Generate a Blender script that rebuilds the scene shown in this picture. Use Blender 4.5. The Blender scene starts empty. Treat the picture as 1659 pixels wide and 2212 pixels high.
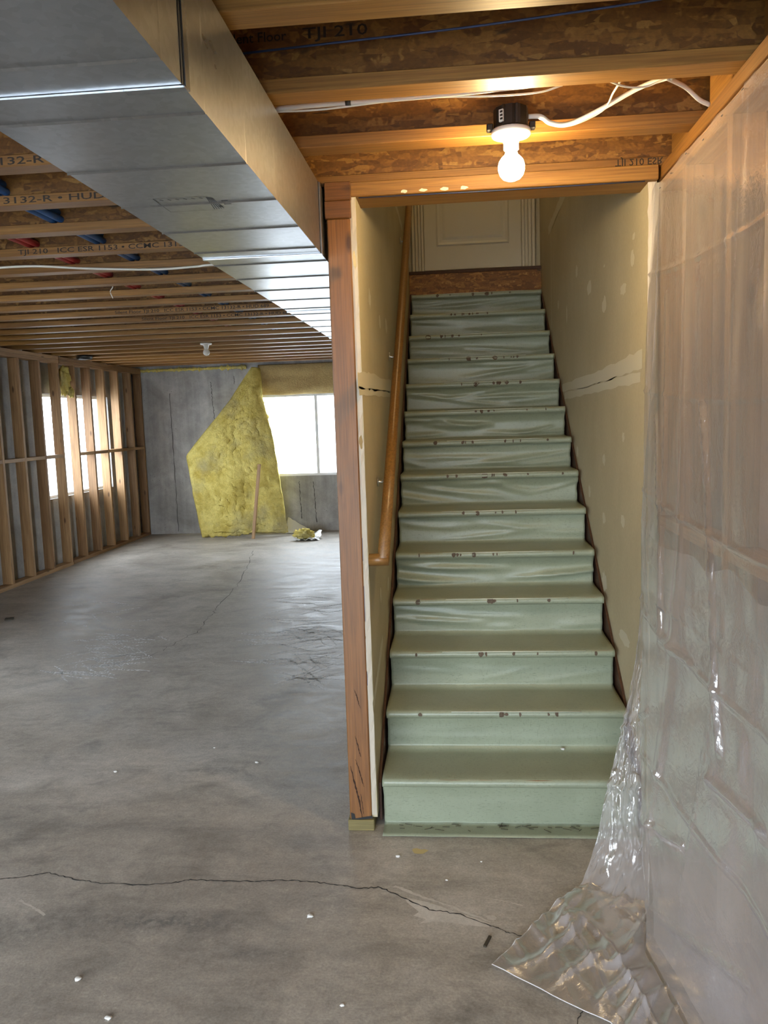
import bpy, bmesh, math, random
from mathutils import Vector, Matrix, noise
random.seed(7)
# ------------------------------------------------------------------ camera
W, H = 1659, 2212
F, PI_, YA, RO, ZC = 1765.68, -0.1130, -0.0903, -0.0332, 1.6453
fw = Vector((math.sin(YA)*math.cos(PI_), math.cos(YA)*math.cos(PI_), math.sin(PI_)))
r_ = fw.cross(Vector((0, 0, 1))).normalized(); u_ = r_.cross(fw)
r2 = r_*math.cos(RO)+u_*math.sin(RO); u2 = -r_*math.sin(RO)+u_*math.cos(RO)
CAM = Vector((0, 0, ZC))
cd = bpy.data.cameras.new('camera'); cam = bpy.data.objects.new('camera', cd)
bpy.context.scene.collection.objects.link(cam)
cd.sensor_fit = 'HORIZONTAL'; cd.sensor_width = 36; cd.lens = F/W*36; cd.clip_start = .05
cam.matrix_world = Matrix(((r2.x, u2.x, -fw.x, CAM.x), (r2.y, u2.y, -fw.y, CAM.y), (r2.z, u2.z, -fw.z, CAM.z), (0, 0, 0, 1)))
sc = bpy.context.scene; sc.camera = cam
sc.view_settings.view_transform = 'Standard'; sc.view_settings.look = 'None'
sc.view_settings.gamma = 1; sc.view_settings.use_curve_mapping = False
sc.view_settings.exposure = 1.3
cy = sc.cycles; cy.use_light_tree = False; cy.max_bounces = 5; cy.diffuse_bounces = 4; cy.glossy_bounces = 2; cy.transmission_bounces = 2; cy.transparent_max_bounces = 8; cy.caustics_reflective = False; cy.caustics_refractive = False
# ------------------------------------------------------------------ daylight
SKY = 8.6
BULB = 190.0
wd = bpy.data.worlds.new('sky'); sc.world = wd; wd.use_nodes = True
bg = wd.node_tree.nodes['Background']; bg.inputs[0].default_value = (.80, .90, 1.0, 1); bg.inputs[1].default_value = SKY
def portal(name, loc, rot, sx, sy):
    l = bpy.data.lights.new(name, 'AREA'); l.shape = 'RECTANGLE'; l.size = sx; l.size_y = sy; l.cycles.is_portal = True
    o = bpy.data.objects.new(name, l); sc.collection.objects.link(o); o.location = loc; o.rotation_euler = rot
hp = math.pi/2
FW = (-2.93, -1.2, .84, 2.06)      # far window X0 X1 Z0 Z1
LW = (9.35, 11.20, .82, 2.08)      # left window Y0 Y1 Z0 Z1
LW2 = (3.3, 5.2, .82, 2.08)     # unseen second left window, added to light the floor
BW = (-4.1, .45, .05, 2.2)        # unseen back opening, added for foreground light: X0 X1 Z0 Z1
YF, XLW, YB = 12.14, -4.86, -2.6
portal('far_window_portal', ((FW[0]+FW[1])/2, YF+.2, (FW[2]+FW[3])/2), (-hp, 0, 0), FW[1]-FW[0], FW[3]-FW[2])
portal('left_window_portal', (XLW-.2, (LW[0]+LW[1])/2, (LW[2]+LW[3])/2), (hp, 0, -hp), LW[1]-LW[0], LW[3]-LW[2])
portal('added_left_portal', (XLW-.2, (LW2[0]+LW2[1])/2, (LW2[2]+LW2[3])/2), (hp, 0, -hp), LW2[1]-LW2[0], LW2[3]-LW2[2])
portal('added_back_portal', ((BW[0]+BW[1])/2, YB-.2, (BW[2]+BW[3])/2), (hp, 0, 0), BW[1]-BW[0], BW[3]-BW[2])

ZJ, ZS = 2.52, 2.78           # underside of joists, underside of subfloor
XR = .905                     # board behind the plastic covered studs
# ------------------------------------------------------------------ helpers
WL = {}
def link(o, parent=None, loc=(0, 0, 0)):
    loc = Vector(loc); sc.collection.objects.link(o); WL[o.name] = loc
    if parent is not None:
        o.parent = parent; o.location = loc-WL[parent.name]
    else:
        o.location = loc
    return o
def L(o, label, cat=None, group=None, kind=None):
    if label: o['label'] = label
    if cat: o['category'] = cat
    if group: o['group'] = group
    if kind: o['kind'] = kind
    return o
def empty(name, loc, parent=None):
    o = bpy.data.objects.new(name, None); o.empty_display_size = .1
    return link(o, parent, loc)
def mesh(name, verts, faces, mat, smooth=False):
    me = bpy.data.meshes.new(name); me.from_pydata([tuple(v) for v in verts], [], faces); me.validate(); me.update()
    if mat: me.materials.append(mat)
    if smooth: me.polygons.foreach_set('use_smooth', [True]*len(me.polygons))
    return me
def mk(name, verts, faces, mat, parent=None, loc=(0, 0, 0), smooth=False):
    loc = Vector(loc)
    return link(bpy.data.objects.new(name, mesh(name, [Vector(v)-loc for v in verts], faces, mat, smooth)), parent, loc)
def frombm(name, bm, mat, parent=None, loc=(0, 0, 0), smooth=False):
    me = bpy.data.meshes.new(name); bm.normal_update(); bm.to_mesh(me); bm.free(); me.materials.append(mat)
    if smooth: me.polygons.foreach_set('use_smooth', [True]*len(me.polygons))
    return link(bpy.data.objects.new(name, me), parent, loc)
_bc = {}
def boxmesh(name, sx, sy, sz, mat, bev):
    k = (round(sx, 4), round(sy, 4), round(sz, 4), mat.name, bev)
    if k not in _bc:
        bm = bmesh.new(); bmesh.ops.create_cube(bm, size=1); bmesh.ops.scale(bm, vec=(sx, sy, sz), verts=bm.verts)
        if bev: bmesh.ops.bevel(bm, geom=bm.edges[:], offset=bev, segments=1, affect='EDGES')
        me = bpy.data.meshes.new(name); bm.to_mesh(me); bm.free(); me.materials.append(mat); _bc[k] = me
    return _bc[k]
def box(name, x, y, z, mat, parent=None, bev=.002):
    me = boxmesh(name, x[1]-x[0], y[1]-y[0], z[1]-z[0], mat, bev)
    return link(bpy.data.objects.new(name, me), parent, ((x[0]+x[1])/2, (y[0]+y[1])/2, (z[0]+z[1])/2))
def addbox(bm, x, y, z):
    v = [bm.verts.new((a, b, c)) for a in x for b in y for c in z]
    for f in ((0, 1, 3, 2), (4, 6, 7, 5), (0, 4, 5, 1), (2, 3, 7, 6), (0, 2, 6, 4), (1, 5, 7, 3)): bm.faces.new([v[i] for i in f])
def catmull(pts, n):
    P = [Vector(p) for p in pts]; P = [P[0]*2-P[1]]+P+[P[-1]*2-P[-2]]; out = []
    for i in range(1, len(P)-2):
        for k in range(n):
            t = k/n; a, b, c, d = P[i-1:i+3]
            out.append(.5*((2*b)+(c-a)*t+(2*a-5*b+4*c-d)*t*t+(3*b-a-3*c+d)*t**3))
    out.append(P[-2]); return out
def tube(name, pts, r, mat, parent=None, loc=(0, 0, 0), n=8, flat=1.0, smooth=True, closed_ends=True):
    P = [Vector(p) for p in pts]; V = []; Fc = []; loc = Vector(loc)
    for i, p in enumerate(P):
        d = (P[min(i+1, len(P)-1)]-P[max(i-1, 0)]).normalized()
        a = d.cross(Vector((0, 0, 1)));
        if a.length < .05: a = d.cross(Vector((0, 1, 0)))
        a.normalize(); b = a.cross(d)
        rr = r(i/(len(P)-1)) if callable(r) else r
        for k in range(n):
            t = 2*math.pi*k/n; V.append(p+a*math.cos(t)*rr*flat+b*math.sin(t)*rr)
    for i in range(len(P)-1):
        for k in range(n):
            Fc.append((i*n+k, i*n+(k+1) % n, (i+1)*n+(k+1) % n, (i+1)*n+k))
    if closed_ends: Fc += [tuple(range(n))[::-1], tuple(range((len(P)-1)*n, len(P)*n))]
    return mk(name, V, Fc, mat, parent, loc, smooth)
def lathe(name, prof, c, mat, parent=None, n=24, smooth=True):
    V = []; Fc = []
    for (r, z) in prof:
        for k in range(n): t = 2*math.pi*k/n; V.append((c[0]+r*math.cos(t), c[1]+r*math.sin(t), z))
    for i in range(len(prof)-1):
        for k in range(n): Fc.append((i*n+k, i*n+(k+1) % n, (i+1)*n+(k+1) % n, (i+1)*n+k))
    Fc += [tuple(range(n))[::-1], tuple(range((len(prof)-1)*n, len(prof)*n))]
    return mk(name, V, Fc, mat, parent, (c[0], c[1], prof[0][1]), smooth)
def grid(name, fn, nu, nv, mat, parent=None, loc=(0, 0, 0), smooth=True, thick=0):
    V = [fn(i/nu, j/nv) for j in range(nv+1) for i in range(nu+1)]
    Fc = [(j*(nu+1)+i, j*(nu+1)+i+1, (j+1)*(nu+1)+i+1, (j+1)*(nu+1)+i) for j in range(nv) for i in range(nu)]
    o = mk(name, V, Fc, mat, parent, loc, smooth)
    if thick:
        m = o.modifiers.new('thickness', 'SOLIDIFY'); m.thickness = thick; m.offset = -1
    return o
def ray(x, y): return fw+r2*((x-W/2)/F)+u2*((H/2-y)/F)
def at(x, y, ax, v):
    d = ray(x, y); i = 'XYZ'.index(ax); return CAM+d*((v-CAM[i])/d[i])
def nz(x, y, z=0, s=1): return noise.noise(Vector((x*s, y*s, z*s)))

# ------------------------------------------------------------------ materials
def newmat(name):
    m = bpy.data.materials.new(name); m.use_nodes = True; nt = m.node_tree; return m, nt, nt.nodes['Principled BSDF']
class G:
    def __init__(s, nt): s.nt = nt; s.l = nt.links
    def n(s, t, **k):
        n = s.nt.nodes.new(t)
        for a, b in k.items():
            if a.startswith('i_'):
                key = a[2:]; n.inputs[int(key) if key.isdigit() else key].default_value = b
            else: setattr(n, a, b)
        return n
    def co(s, scale=(1, 1, 1), rnd=True, rot=(0, 0, 0)):
        t = s.n('ShaderNodeTexCoord'); mp = s.n('ShaderNodeMapping'); mp.inputs['Scale'].default_value = scale; mp.inputs['Rotation'].default_value = rot
        src = t.outputs['Object']
        if rnd:
            oi = s.n('ShaderNodeObjectInfo'); mu = s.n('ShaderNodeMath', operation='MULTIPLY', i_1=37.0); s.l.new(oi.outputs['Random'], mu.inputs[0])
            ad = s.n('ShaderNodeVectorMath', operation='ADD'); s.l.new(src, ad.inputs[0]); s.l.new(mu.outputs[0], ad.inputs[1]); src = ad.outputs[0]
        s.l.new(src, mp.inputs['Vector']); return mp.outputs[0]
    def noise(s, co, scale=5, detail=4, rough=.55, dist=0):
        n = s.n('ShaderNodeTexNoise', i_Scale=scale, i_Detail=detail, i_Roughness=rough, i_Distortion=dist); s.l.new(co, n.inputs['Vector']); return n.outputs['Fac']
    def vor(s, co, scale, feature='F1', out='Distance', rnd=1.0):
        n = s.n('ShaderNodeTexVoronoi', feature=feature, i_Scale=scale, i_Randomness=rnd); s.l.new(co, n.inputs['Vector']); return n.outputs[out]
    def ramp(s, fac, stops, interp='LINEAR'):
        r = s.n('ShaderNodeValToRGB'); e = r.color_ramp; e.interpolation = interp
        while len(e.elements) < len(stops): e.elements.new(.5)
        for el, (p, c) in zip(e.elements, stops):
            el.position = p; el.color = (*c, 1) if not isinstance(c, (int, float)) else (c, c, c, 1)
        s.l.new(fac, r.inputs[0]); return r.outputs[0]
    def mix(s, a, b, fac, mode='MIX'):
        m = s.n('ShaderNodeMix', data_type='RGBA', blend_type=mode)
        for sk, v in ((m.inputs[0], fac), (m.inputs[6], a), (m.inputs[7], b)):
            if isinstance(v, (int, float)): sk.default_value = v if sk.type == 'VALUE' else (v, v, v, 1)
            elif isinstance(v, tuple): sk.default_value = (*v, 1)
            else: s.l.new(v, sk)
        return m.outputs[2]
    def bump(s, h, strength=.3, dist=.01):
        b = s.n('ShaderNodeBump', i_Strength=strength, i_Distance=dist); s.l.new(h, b.inputs['Height']); return b.outputs[0]
    def set(s, bs, col=None, rough=None, nrm=None, metal=None, spec=None):
        for k, v in (('Base Color', col), ('Roughness', rough), ('Normal', nrm), ('Metallic', metal), ('Specular IOR Level', spec)):
            if v is None: continue
            sk = bs.inputs[k]
            if isinstance(v, tuple): sk.default_value = (*v, 1)
            elif isinstance(v, (int, float)): sk.default_value = v
            else: s.l.new(v, sk)
_mc = {}
def wood(c1, c2, axis='Z', key='', knots=True, rough=.6):
    k = (c1, c2, axis, knots)
    if k in _mc: return _mc[k]
    m, nt, bs = newmat('wood_'+key+axis); g = G(nt)
    s = {'X': (.9, 16, 16), 'Y': (16, .9, 16), 'Z': (16, 16, .9)}[axis]
    a = g.noise(g.co(s), 2.2, 5, .6, .6)
    s2 = tuple(v*(5 if v > 1 else 2) for v in s)
    b = g.noise(g.co(s2), 2, 3, .6)
    col = g.mix(g.ramp(a, [(.3, c1), (.7, c2)]), g.ramp(b, [(.35, .62), (.6, 1.05)]), .8, 'MULTIPLY')
    oi = g.n('ShaderNodeObjectInfo'); col = g.mix(col, g.ramp(oi.outputs['Random'], [(0, (.72, .66, .62)), (1, (1.12, 1.1, 1.05))]), 1.0, 'MULTIPLY')
    if knots:
        sk = {'X': (.35, 1, 1), 'Y': (1, .35, 1), 'Z': (1, 1, .35)}[axis]
        v = g.vor(g.co(tuple(q*1.0 for q in sk)), 9)
        col = g.mix(col, (c1[0]*.25, c1[1]*.2, c1[2]*.15), g.ramp(v, [(.07, .85), (.15, 0)]), 'MIX')
    g.set(bs, col, rough, g.bump(b, .15, .003)); _mc[k] = m; return m
PINE = ((.29, .155, .062), (.43, .265, .125))
def pine(ax): return wood(*PINE, ax, 'pine')
def lvl(ax): return wood((.25, .115, .023), (.37, .19, .045), ax, 'laminated', False, .5)
def cedar(ax): return wood((.155, .060, .012), (.23, .096, .023), ax, 'post', True, .5)
def oak(ax): return wood((.25, .118, .026), (.31, .16, .04), ax, 'oak', False, .35)
def osb(dark=1.0, key='osb'):
    m, nt, bs = newmat(key); g = G(nt); cols = []
    for rot, st in (((0, .35, .2), (2.2, 3, 9)), ((.1, -.75, 0), (1.9, 3, 10)), ((0, 1.35, .3), (2, 3, 11))):
        t = g.co(st, True, rot); w = g.n('ShaderNodeTexVoronoi', i_Scale=5.5); g.l.new(t, w.inputs['Vector'])
        sep = g.n('ShaderNodeSeparateColor'); g.l.new(w.outputs['Color'], sep.inputs[0]); cols.append(sep.outputs[0])
    pick = g.noise(g.co((1, 1, 1)), 16, 2, .6)
    a = g.mix(cols[0], cols[1], g.ramp(pick, [(.46, 0.0), (.52, 1.0)]))
    a = g.mix(a, cols[2], g.ramp(g.noise(g.co((1.3, 1, 1)), 19, 2), [(.52, 0.0), (.58, 1.0)]))
    gr = g.noise(g.co((60, 20, 90), True, (0, .5, 0)), 1.5, 3)
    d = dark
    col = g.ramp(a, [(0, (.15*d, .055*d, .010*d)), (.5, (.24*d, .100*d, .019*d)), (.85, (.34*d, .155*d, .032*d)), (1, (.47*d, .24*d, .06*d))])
    col = g.mix(col, g.ramp(gr, [(.3, .75), (.7, 1.15)]), .8, 'MULTIPLY')
    blot = g.ramp(g.noise(g.co((.7, 1, 3.0)), 6, 3, .7, .5), [(.64, 0.0), (.71, .85)])
    col = g.mix(col, (.025, .014, .006), blot)
    g.set(bs, col, .55, g.bump(a, .25, .003)); return m
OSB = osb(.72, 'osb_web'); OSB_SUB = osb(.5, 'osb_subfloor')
def flat(name, col, rough=.5, metal=0.0, spec=.5):
    m, nt, bs = newmat(name); G(nt).set(bs, col, rough, None, metal, spec); return m
def concrete(name, c1, c2, c3, rough, pits=False, blotch=1.2):
    m, nt, bs = newmat(name); g = G(nt)
    co = g.co((1, 1, 1), False)
    big = g.noise(co, blotch, 6, .62, .8); mid = g.noise(co, 6, 6, .65, .3); fine = g.noise(co, 90, 4, .7)
    col = g.ramp(big, [(.28, c1), (.5, c2), (.72, c3)])
    col = g.mix(col, g.ramp(mid, [(.3, .78), (.7, 1.14)]), .9, 'MULTIPLY')
    col = g.mix(col, g.ramp(fine, [(.25, .8), (.75, 1.12)]), .7, 'MULTIPLY')
    h = fine
    if pits:
        v = g.vor(co, 22); pit = g.ramp(v, [(.06, 1.0), (.13, 0.0)])
        sparse = g.ramp(g.noise(co, 3, 2), [(.5, 0.0), (.6, 1.0)])
        pit = g.mix(0.0, pit, sparse)
        col = g.mix(col, (c1[0]*.35, c1[1]*.35, c1[2]*.35), pit)
        st = g.noise(g.co((5, 5, .35), False), 2, 5, .6); col = g.mix(col, g.ramp(st, [(.3, .75), (.7, 1.15)]), .8, 'MULTIPLY')
    ro = g.ramp(mid, [(.3, rough-.1), (.7, rough+.15)])
    g.set(bs, col, ro, g.bump(g.mix(fine, mid, .5), .25, .006)); return m
M_FLOOR = None
def floor_mat():
    m, nt, bs = newmat('concrete_slab'); g = G(nt); co = g.co((1, 1, 1), False)
    big = g.noise(co, .8, 5, .6, 1.0); mid = g.noise(g.co((1.0, 1.6, 1), False), 3.4, 5, .68, .6); fine = g.noise(co, 120, 3, .7)
    col = g.ramp(big, [(.3, (.30, .26, .215)), (.5, (.42, .38, .325)), (.7, (.54, .50, .445))])
    col = g.mix(col, g.ramp(mid, [(.28, .62), (.5, .98), (.72, 1.18)]), .95, 'MULTIPLY')
    dk = g.ramp(g.noise(g.co((1, 1.3, 1), False), 1.7, 6, .72, .4), [(.56, 0.0), (.72, .65)])
    col = g.mix(col, (.12, .11, .10), dk)
    sand = g.ramp(g.noise(co, 38, 5, .75), [(.42, 0.0), (.62, 1.0)])
    for (px, py, rx, ry, k) in ((290, 1990, .55, .10, .75), (40, 2015, .30, .10, .7), (170, 1785, .8, .07, .5), (380, 1990, .3, .08, .6), (560, 2060, .45, .05, .45), (320, 1400, 1.2, .7, .35), (1000, 1840, .35, .15, .3)):  # dark sandy stains, plus one broad patch painting in the mid-floor shade
        c_ = at(px, py, 'Z', 0); mp = g.n('ShaderNodeMapping'); tc = g.n('ShaderNodeTexCoord'); mp.vector_type = 'TEXTURE'
        mp.inputs['Location'].default_value = (c_.x-(XLW-.25+XR+.2)/2, c_.y-(YB-.2+YF+.25)/2, .1); mp.inputs['Scale'].default_value = (rx, ry, 1); g.l.new(tc.outputs['Object'], mp.inputs['Vector'])
        ln_ = g.n('ShaderNodeVectorMath', operation='LENGTH'); g.l.new(mp.outputs[0], ln_.inputs[0])
        f = g.mix(g.ramp(ln_.outputs['Value'], [(.15, k), (1.0, 0.0)]), g.mix(sand, mid, .5), 1.0, 'MULTIPLY')
        col = g.mix(col, (.10, .098, .095), f)
    spk = g.ramp(g.vor(co, 34), [(.035, .7), (.06, 0.0)]); col = g.mix(col, (.62, .60, .56), g.mix(spk, g.ramp(g.noise(co, 2.1, 2), [(.5, 0.0), (.6, 1.0)]), 1.0, 'MULTIPLY'))
    sw = g.noise(g.co((.5, 3.2, 1), False), 3.0, 6, .7, 1.5)
    col = g.mix(col, g.ramp(sw, [(.3, .86), (.7, 1.08)]), .7, 'MULTIPLY')
    col = g.mix(col, g.ramp(fine, [(.3, .70), (.7, 1.14)]), .8, 'MULTIPLY'); col = g.mix(col, g.ramp(g.noise(co, 30, 5, .75, .5), [(.3, .78), (.7, 1.12)]), .8, 'MULTIPLY')
    g.set(bs, col, g.ramp(mid, [(.3, .46), (.7, .66)]), g.bump(g.mix(fine, sw, .6), .22, .006)); return m
M_FLOOR = floor_mat()
M_CWALL = concrete('foundation_concrete', (.28, .265, .25), (.38, .365, .35), (.48, .465, .45), .75, True, 1.6)
def drywall_mat():
    m, nt, bs = newmat('drywall_paper'); g = G(nt); co = g.co((1, 1, 1), False)
    a = g.noise(co, 2.2, 5, .6); f = g.noise(co, 60, 3)
    col = g.ramp(a, [(.3, (.46, .395, .25)), (.7, (.54, .47, .31))]); col = g.mix(col, g.ramp(f, [(.3, .93), (.7, 1.04)]), .8, 'MULTIPLY')
    g.set(bs, col, .75, g.bump(f, .08, .002)); return m
M_DRY = drywall_mat()
M_BACK = concrete('brown_backing_board', (.30, .22, .18), (.36, .27, .225), (.42, .33, .28), .8)
M_MUD = flat('joint_compound', (.62, .575, .44), .7)
M_GYP = flat('gypsum_edge', (.52, .46, .37), .8)
M_WHITE = flat('white_vinyl', (.80, .80, .78), .4)
M_DOOR = flat('door_paint', (.62, .56, .41), .45)
M_BLACK = flat('black_plastic', (.012, .012, .012), .4)
M_INK = flat('black_ink', (.02, .012, .008), .7)
M_CRACK = flat('dark_floor_crack', (.035, .032, .03), .9)  # plain dark colour of the floor cracks
M_CABLE = flat('white_cable', (.75, .72, .64), .45)
M_PORC = flat('white_porcelain', (.82, .80, .74), .25)
M_BLUE = flat('blue_pipe', (.03, .10, .26), .35)
M_BLUEW = flat('blue_wire', (.022, .045, .13), .45)
M_RED = flat('red_pipe', (.42, .035, .035), .35)
M_PAPER = flat('label_paper', (.78, .76, .70), .6)
M_STRINGER = wood((.06, .024, .010), (.10, .040, .016), 'Y', 'stringer', False, .6)
M_TREAD = wood((.22, .09, .035), (.30, .14, .06), 'X', 'tread', False, .5)
M_TREATED = wood((.16, .13, .05), (.24, .20, .085), 'X', 'treated', False, .8)
M_METAL = flat('nickel', (.55, .52, .46), .3, 1.0)
def galv():
    m, nt, bs = newmat('galvanised_steel'); g = G(nt); co = g.co((1, 1, 1), False)
    v = g.vor(co, 60, 'F1', 'Color'); sep = g.n('ShaderNodeSeparateColor'); g.l.new(v, sep.inputs[0])
    sm = g.noise(g.co((1, .4, 1), False), 3, 5, .6)
    col = g.mix(g.ramp(sep.outputs[0], [(0, (.43, .45, .47)), (1, (.50, .52, .545))]), g.ramp(sm, [(.3, .88), (.7, 1.05)]), .8, 'MULTIPLY')
    g.set(bs, col, g.ramp(sm, [(.3, .26), (.7, .36)]), g.bump(sm, .06, .01), 1.0); return m
M_GALV = galv()
def film():
    m, nt, bs = newmat('sage_green_film'); g = G(nt)
    a = g.noise(g.co((14, 70, 70), False), 4, 3, .6); b = g.noise(g.co((80, 10, 10), False), 4, 3, .6); c = g.noise(g.co((1, 1, 1), False), 3, 4, .6)
    col = g.ramp(c, [(.3, (.25, .275, .192)), (.7, (.305, .332, .236))])
    col = g.mix(col, (.13, .155, .105), g.ramp(a, [(.58, 0.0), (.68, .55)])); col = g.mix(col, (.145, .17, .115), g.ramp(b, [(.6, 0.0), (.7, .5)]))
    g.set(bs, col, .38, g.bump(g.mix(a, b, .5), .12, .002)); return m
M_FILM = film()
def fibre(name, c1, c2, c3):
    m, nt, bs = newmat(name); g = G(nt); co = g.co((1, 1, 1), False)
    a = g.noise(co, 5, 6, .7, .5); f = g.noise(co, 45, 5, .7, .6); bl = g.noise(co, 1.8, 4, .6)
    col = g.ramp(a, [(.3, c1), (.6, c2)]); col = g.mix(col, c3, g.ramp(bl, [(.50, 0.0), (.70, .65)]))
    col = g.mix(col, g.ramp(f, [(.3, .75), (.7, 1.1)]), .7, 'MULTIPLY')
    g.set(bs, col, .95, g.bump(g.mix(a, f, .5), .9, .035), None, .1); return m
M_INS = fibre('yellow_fibreglass', (.52, .38, .07), (.80, .67, .21), (.36, .33, .22))
M_KRAFT = fibre('kraft_facing', (.46, .33, .14), (.56, .42, .19), (.50, .38, .20))
def poly():
    m, nt, bs = newmat('polyethylene_sheet'); g = G(nt); nt.nodes.remove(bs); out = nt.nodes['Material Output']
    wr = g.noise(g.co((1, 1, 1), False), 7, 6, .6, 1.2); nb = g.bump(g.mix(wr, g.noise(g.co((1, 1, 1), False), 28, 4, .6, 2.0), .3), .28, .012)
    tr = g.n('ShaderNodeBsdfTransparent'); tr.inputs[0].default_value = (.95, .95, .94, 1)
    tl = g.n('ShaderNodeBsdfTranslucent'); tl.inputs[0].default_value = (.88, .83, .82, 1)
    df = g.n('ShaderNodeBsdfDiffuse'); df.inputs[0].default_value = (.86, .80, .80, 1)
    gl = g.n('ShaderNodeBsdfGlossy', i_Roughness=.13); gl.inputs[0].default_value = (1, 1, 1, 1)
    for q in (df, gl): g.l.new(nb, q.inputs['Normal'])
    def mx(a, b, f):
        q = g.n('ShaderNodeMixShader')
        if isinstance(f, float): q.inputs[0].default_value = f
        else: g.l.new(f, q.inputs[0])
        g.l.new(a.outputs[0], q.inputs[1]); g.l.new(b.outputs[0], q.inputs[2]); return q
    haze = mx(df, tl, .45); body = mx(tr, haze, .38)
    fr = g.n('ShaderNodeFresnel', i_IOR=1.45); g.l.new(nb, fr.inputs['Normal'])
    fm = g.n('ShaderNodeMath', operation='MULTIPLY', i_1=.42); g.l.new(fr.outputs[0], fm.inputs[0])
    g.l.new(mx(body, gl, fm.outputs[0]).outputs[0], out.inputs[0]); return m
M_POLY = poly()
def glass():
    m, nt, bs = newmat('window_glass'); g = G(nt); nt.nodes.remove(bs); out = nt.nodes['Material Output']
    tr = g.n('ShaderNodeBsdfTransparent'); gl = g.n('ShaderNodeBsdfGlossy', i_Roughness=.02); q = g.n('ShaderNodeMixShader'); q.inputs[0].default_value = .07
    g.l.new(tr.outputs[0], q.inputs[1]); g.l.new(gl.outputs[0], q.inputs[2]); g.l.new(q.outputs[0], out.inputs[0]); return m
M_GLASS = glass()
def emis(name, col, s):
    m, nt, bs = newmat(name); bs.inputs['Emission Color'].default_value = (*col, 1); bs.inputs['Emission Strength'].default_value = s; bs.inputs['Base Color'].default_value = (.9, .9, .85, 1); return m
M_BULB = emis('lit_bulb', (1.0, .72, .36), BULB)
def scuff():
    m, nt, bs = newmat('chalk_scuff'); g = G(nt); out = nt.nodes['Material Output']
    g.set(bs, (.86, .86, .85), .9); tr = g.n('ShaderNodeBsdfTransparent'); q = g.n('ShaderNodeMixShader')
    g.l.new(g.ramp(g.noise(g.co((1, 1, 1), False), 60, 3), [(.35, 0.0), (.6, .9)]), q.inputs[0]); g.l.new(tr.outputs[0], q.inputs[1]); g.l.new(bs.outputs[0], q.inputs[2]); g.l.new(q.outputs[0], out.inputs[0]); return m
M_SCUFF = scuff()
M_GROUND = concrete('pale_gravel', (.5, .5, .5), (.6, .6, .6), (.7, .7, .7), .9)

# ------------------------------------------------------------------ structure: shell
floor_ = box('floor', (XLW-.25, XR+.2), (YB-.2, YF+.25), (-.2, 0), M_FLOOR, None, 0); L(floor_, 'bare grey concrete basement floor with cracks and scuffs', None, None, 'structure')
def holewall(name, axis, pos, thick, span, zz, hole, mat, label, extra=None):
    bm = bmesh.new(); a0, a1 = span
    t = (min(pos, pos+thick), max(pos, pos+thick))
    holes = [hole]+([extra] if extra else []); holes.sort(); c = a0
    for h0, h1, z0, z1 in holes:
        for s, z in (((c, h0), zz), ((h0, h1), (zz[0], z0)), ((h0, h1), (z1, zz[1]))):
            addbox(bm, s, t, z) if axis == 'Y' else addbox(bm, t, s, z)
        c = h1
    addbox(bm, (c, a1), t, zz) if axis == 'Y' else addbox(bm, t, (c, a1), zz)
    o = frombm(name, bm, mat); L(o, label, None, None, 'structure'); return o
wall_far = holewall('wall_far', 'Y', YF, .25, (XLW-.25, -.38), (0, ZS), FW, M_CWALL, 'poured concrete foundation wall at the far end with a sliding window')
wall_left = holewall('wall_left', 'X', XLW, -.25, (YB-.2, YF), (0, ZS), LW, M_CWALL, 'concrete foundation wall behind the open stud framing on the left', LW2)
wall_back = holewall('wall_back', 'Y', YB, -.2, (XLW, XR), (0, ZS), BW, M_CWALL, 'concrete wall behind the viewer with an added opening for daylight')
wall_right = L(box('wall_right', (XR, XR+.15), (YB, 3.2), (0, ZS), M_BACK, None, 0), 'brown wall surface behind the studs seen hazily through the plastic sheeting', None, None, 'structure')
wr2 = L(box('wall_right_return', (.747, XR+.15), (3.195, 3.3), (0, ZJ), M_DRY, None, 0), 'short return wall at the stair corner behind the plastic sheeting', None, None, 'structure')
# subfloor with the stairwell opening
bm = bmesh.new()
addbox(bm, (XLW-.25, XR+.2), (YB-.2, 3.30), (ZS, ZS+.03)); addbox(bm, (XLW-.25, -.385), (3.30, YF+.25), (ZS, ZS+.03))
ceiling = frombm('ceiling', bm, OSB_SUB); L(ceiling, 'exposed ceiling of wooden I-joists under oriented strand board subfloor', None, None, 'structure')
# form seams in the far wall
def ribbon(name, pts, wfun, mat, parent, up=Vector((0, 0, 1)), sub=6, jit=.004, loc=None, seed=0, rw=(.4, 1.3)):
    rnd = random.Random(seed); P = [Vector(p) for p in pts]; Q = []
    for a, b in zip(P, P[1:]):
        for k in range(sub): Q.append(a.lerp(b, k/sub))
    Q.append(P[-1]); V = []; Fc = []; n = len(Q)
    for i, p in enumerate(Q):
        d = (Q[min(i+1, n-1)]-Q[max(i-1, 0)]).normalized(); s = d.cross(up).normalized()
        c = p+s*rnd.uniform(-jit, jit); w = wfun(i/(n-1))*rnd.uniform(*rw)/2
        V += [c+s*w, c-s*w]
    Fc = [(2*i, 2*i+1, 2*i+3, 2*i+2) for i in range(n-1)]
    return mk(name, V, Fc, mat, parent, loc or P[0])
M_SEAM = flat('form_seam', (.10, .095, .09), .9)
for i, (a, b) in enumerate((((366, 850), (386, 1148)), ((455, 825), (463, 905)), ((646, 1040), (652, 1120)), ((677, 1040), (684, 1128)), ((505, 812), (506, 830)))):
    ribbon('form_seam', [at(*a, 'Y', YF-.002), at(*b, 'Y', YF-.002)], lambda t: .012, M_SEAM, wall_far, Vector((0, 1, 0)), 26, .007, seed=i)

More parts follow.
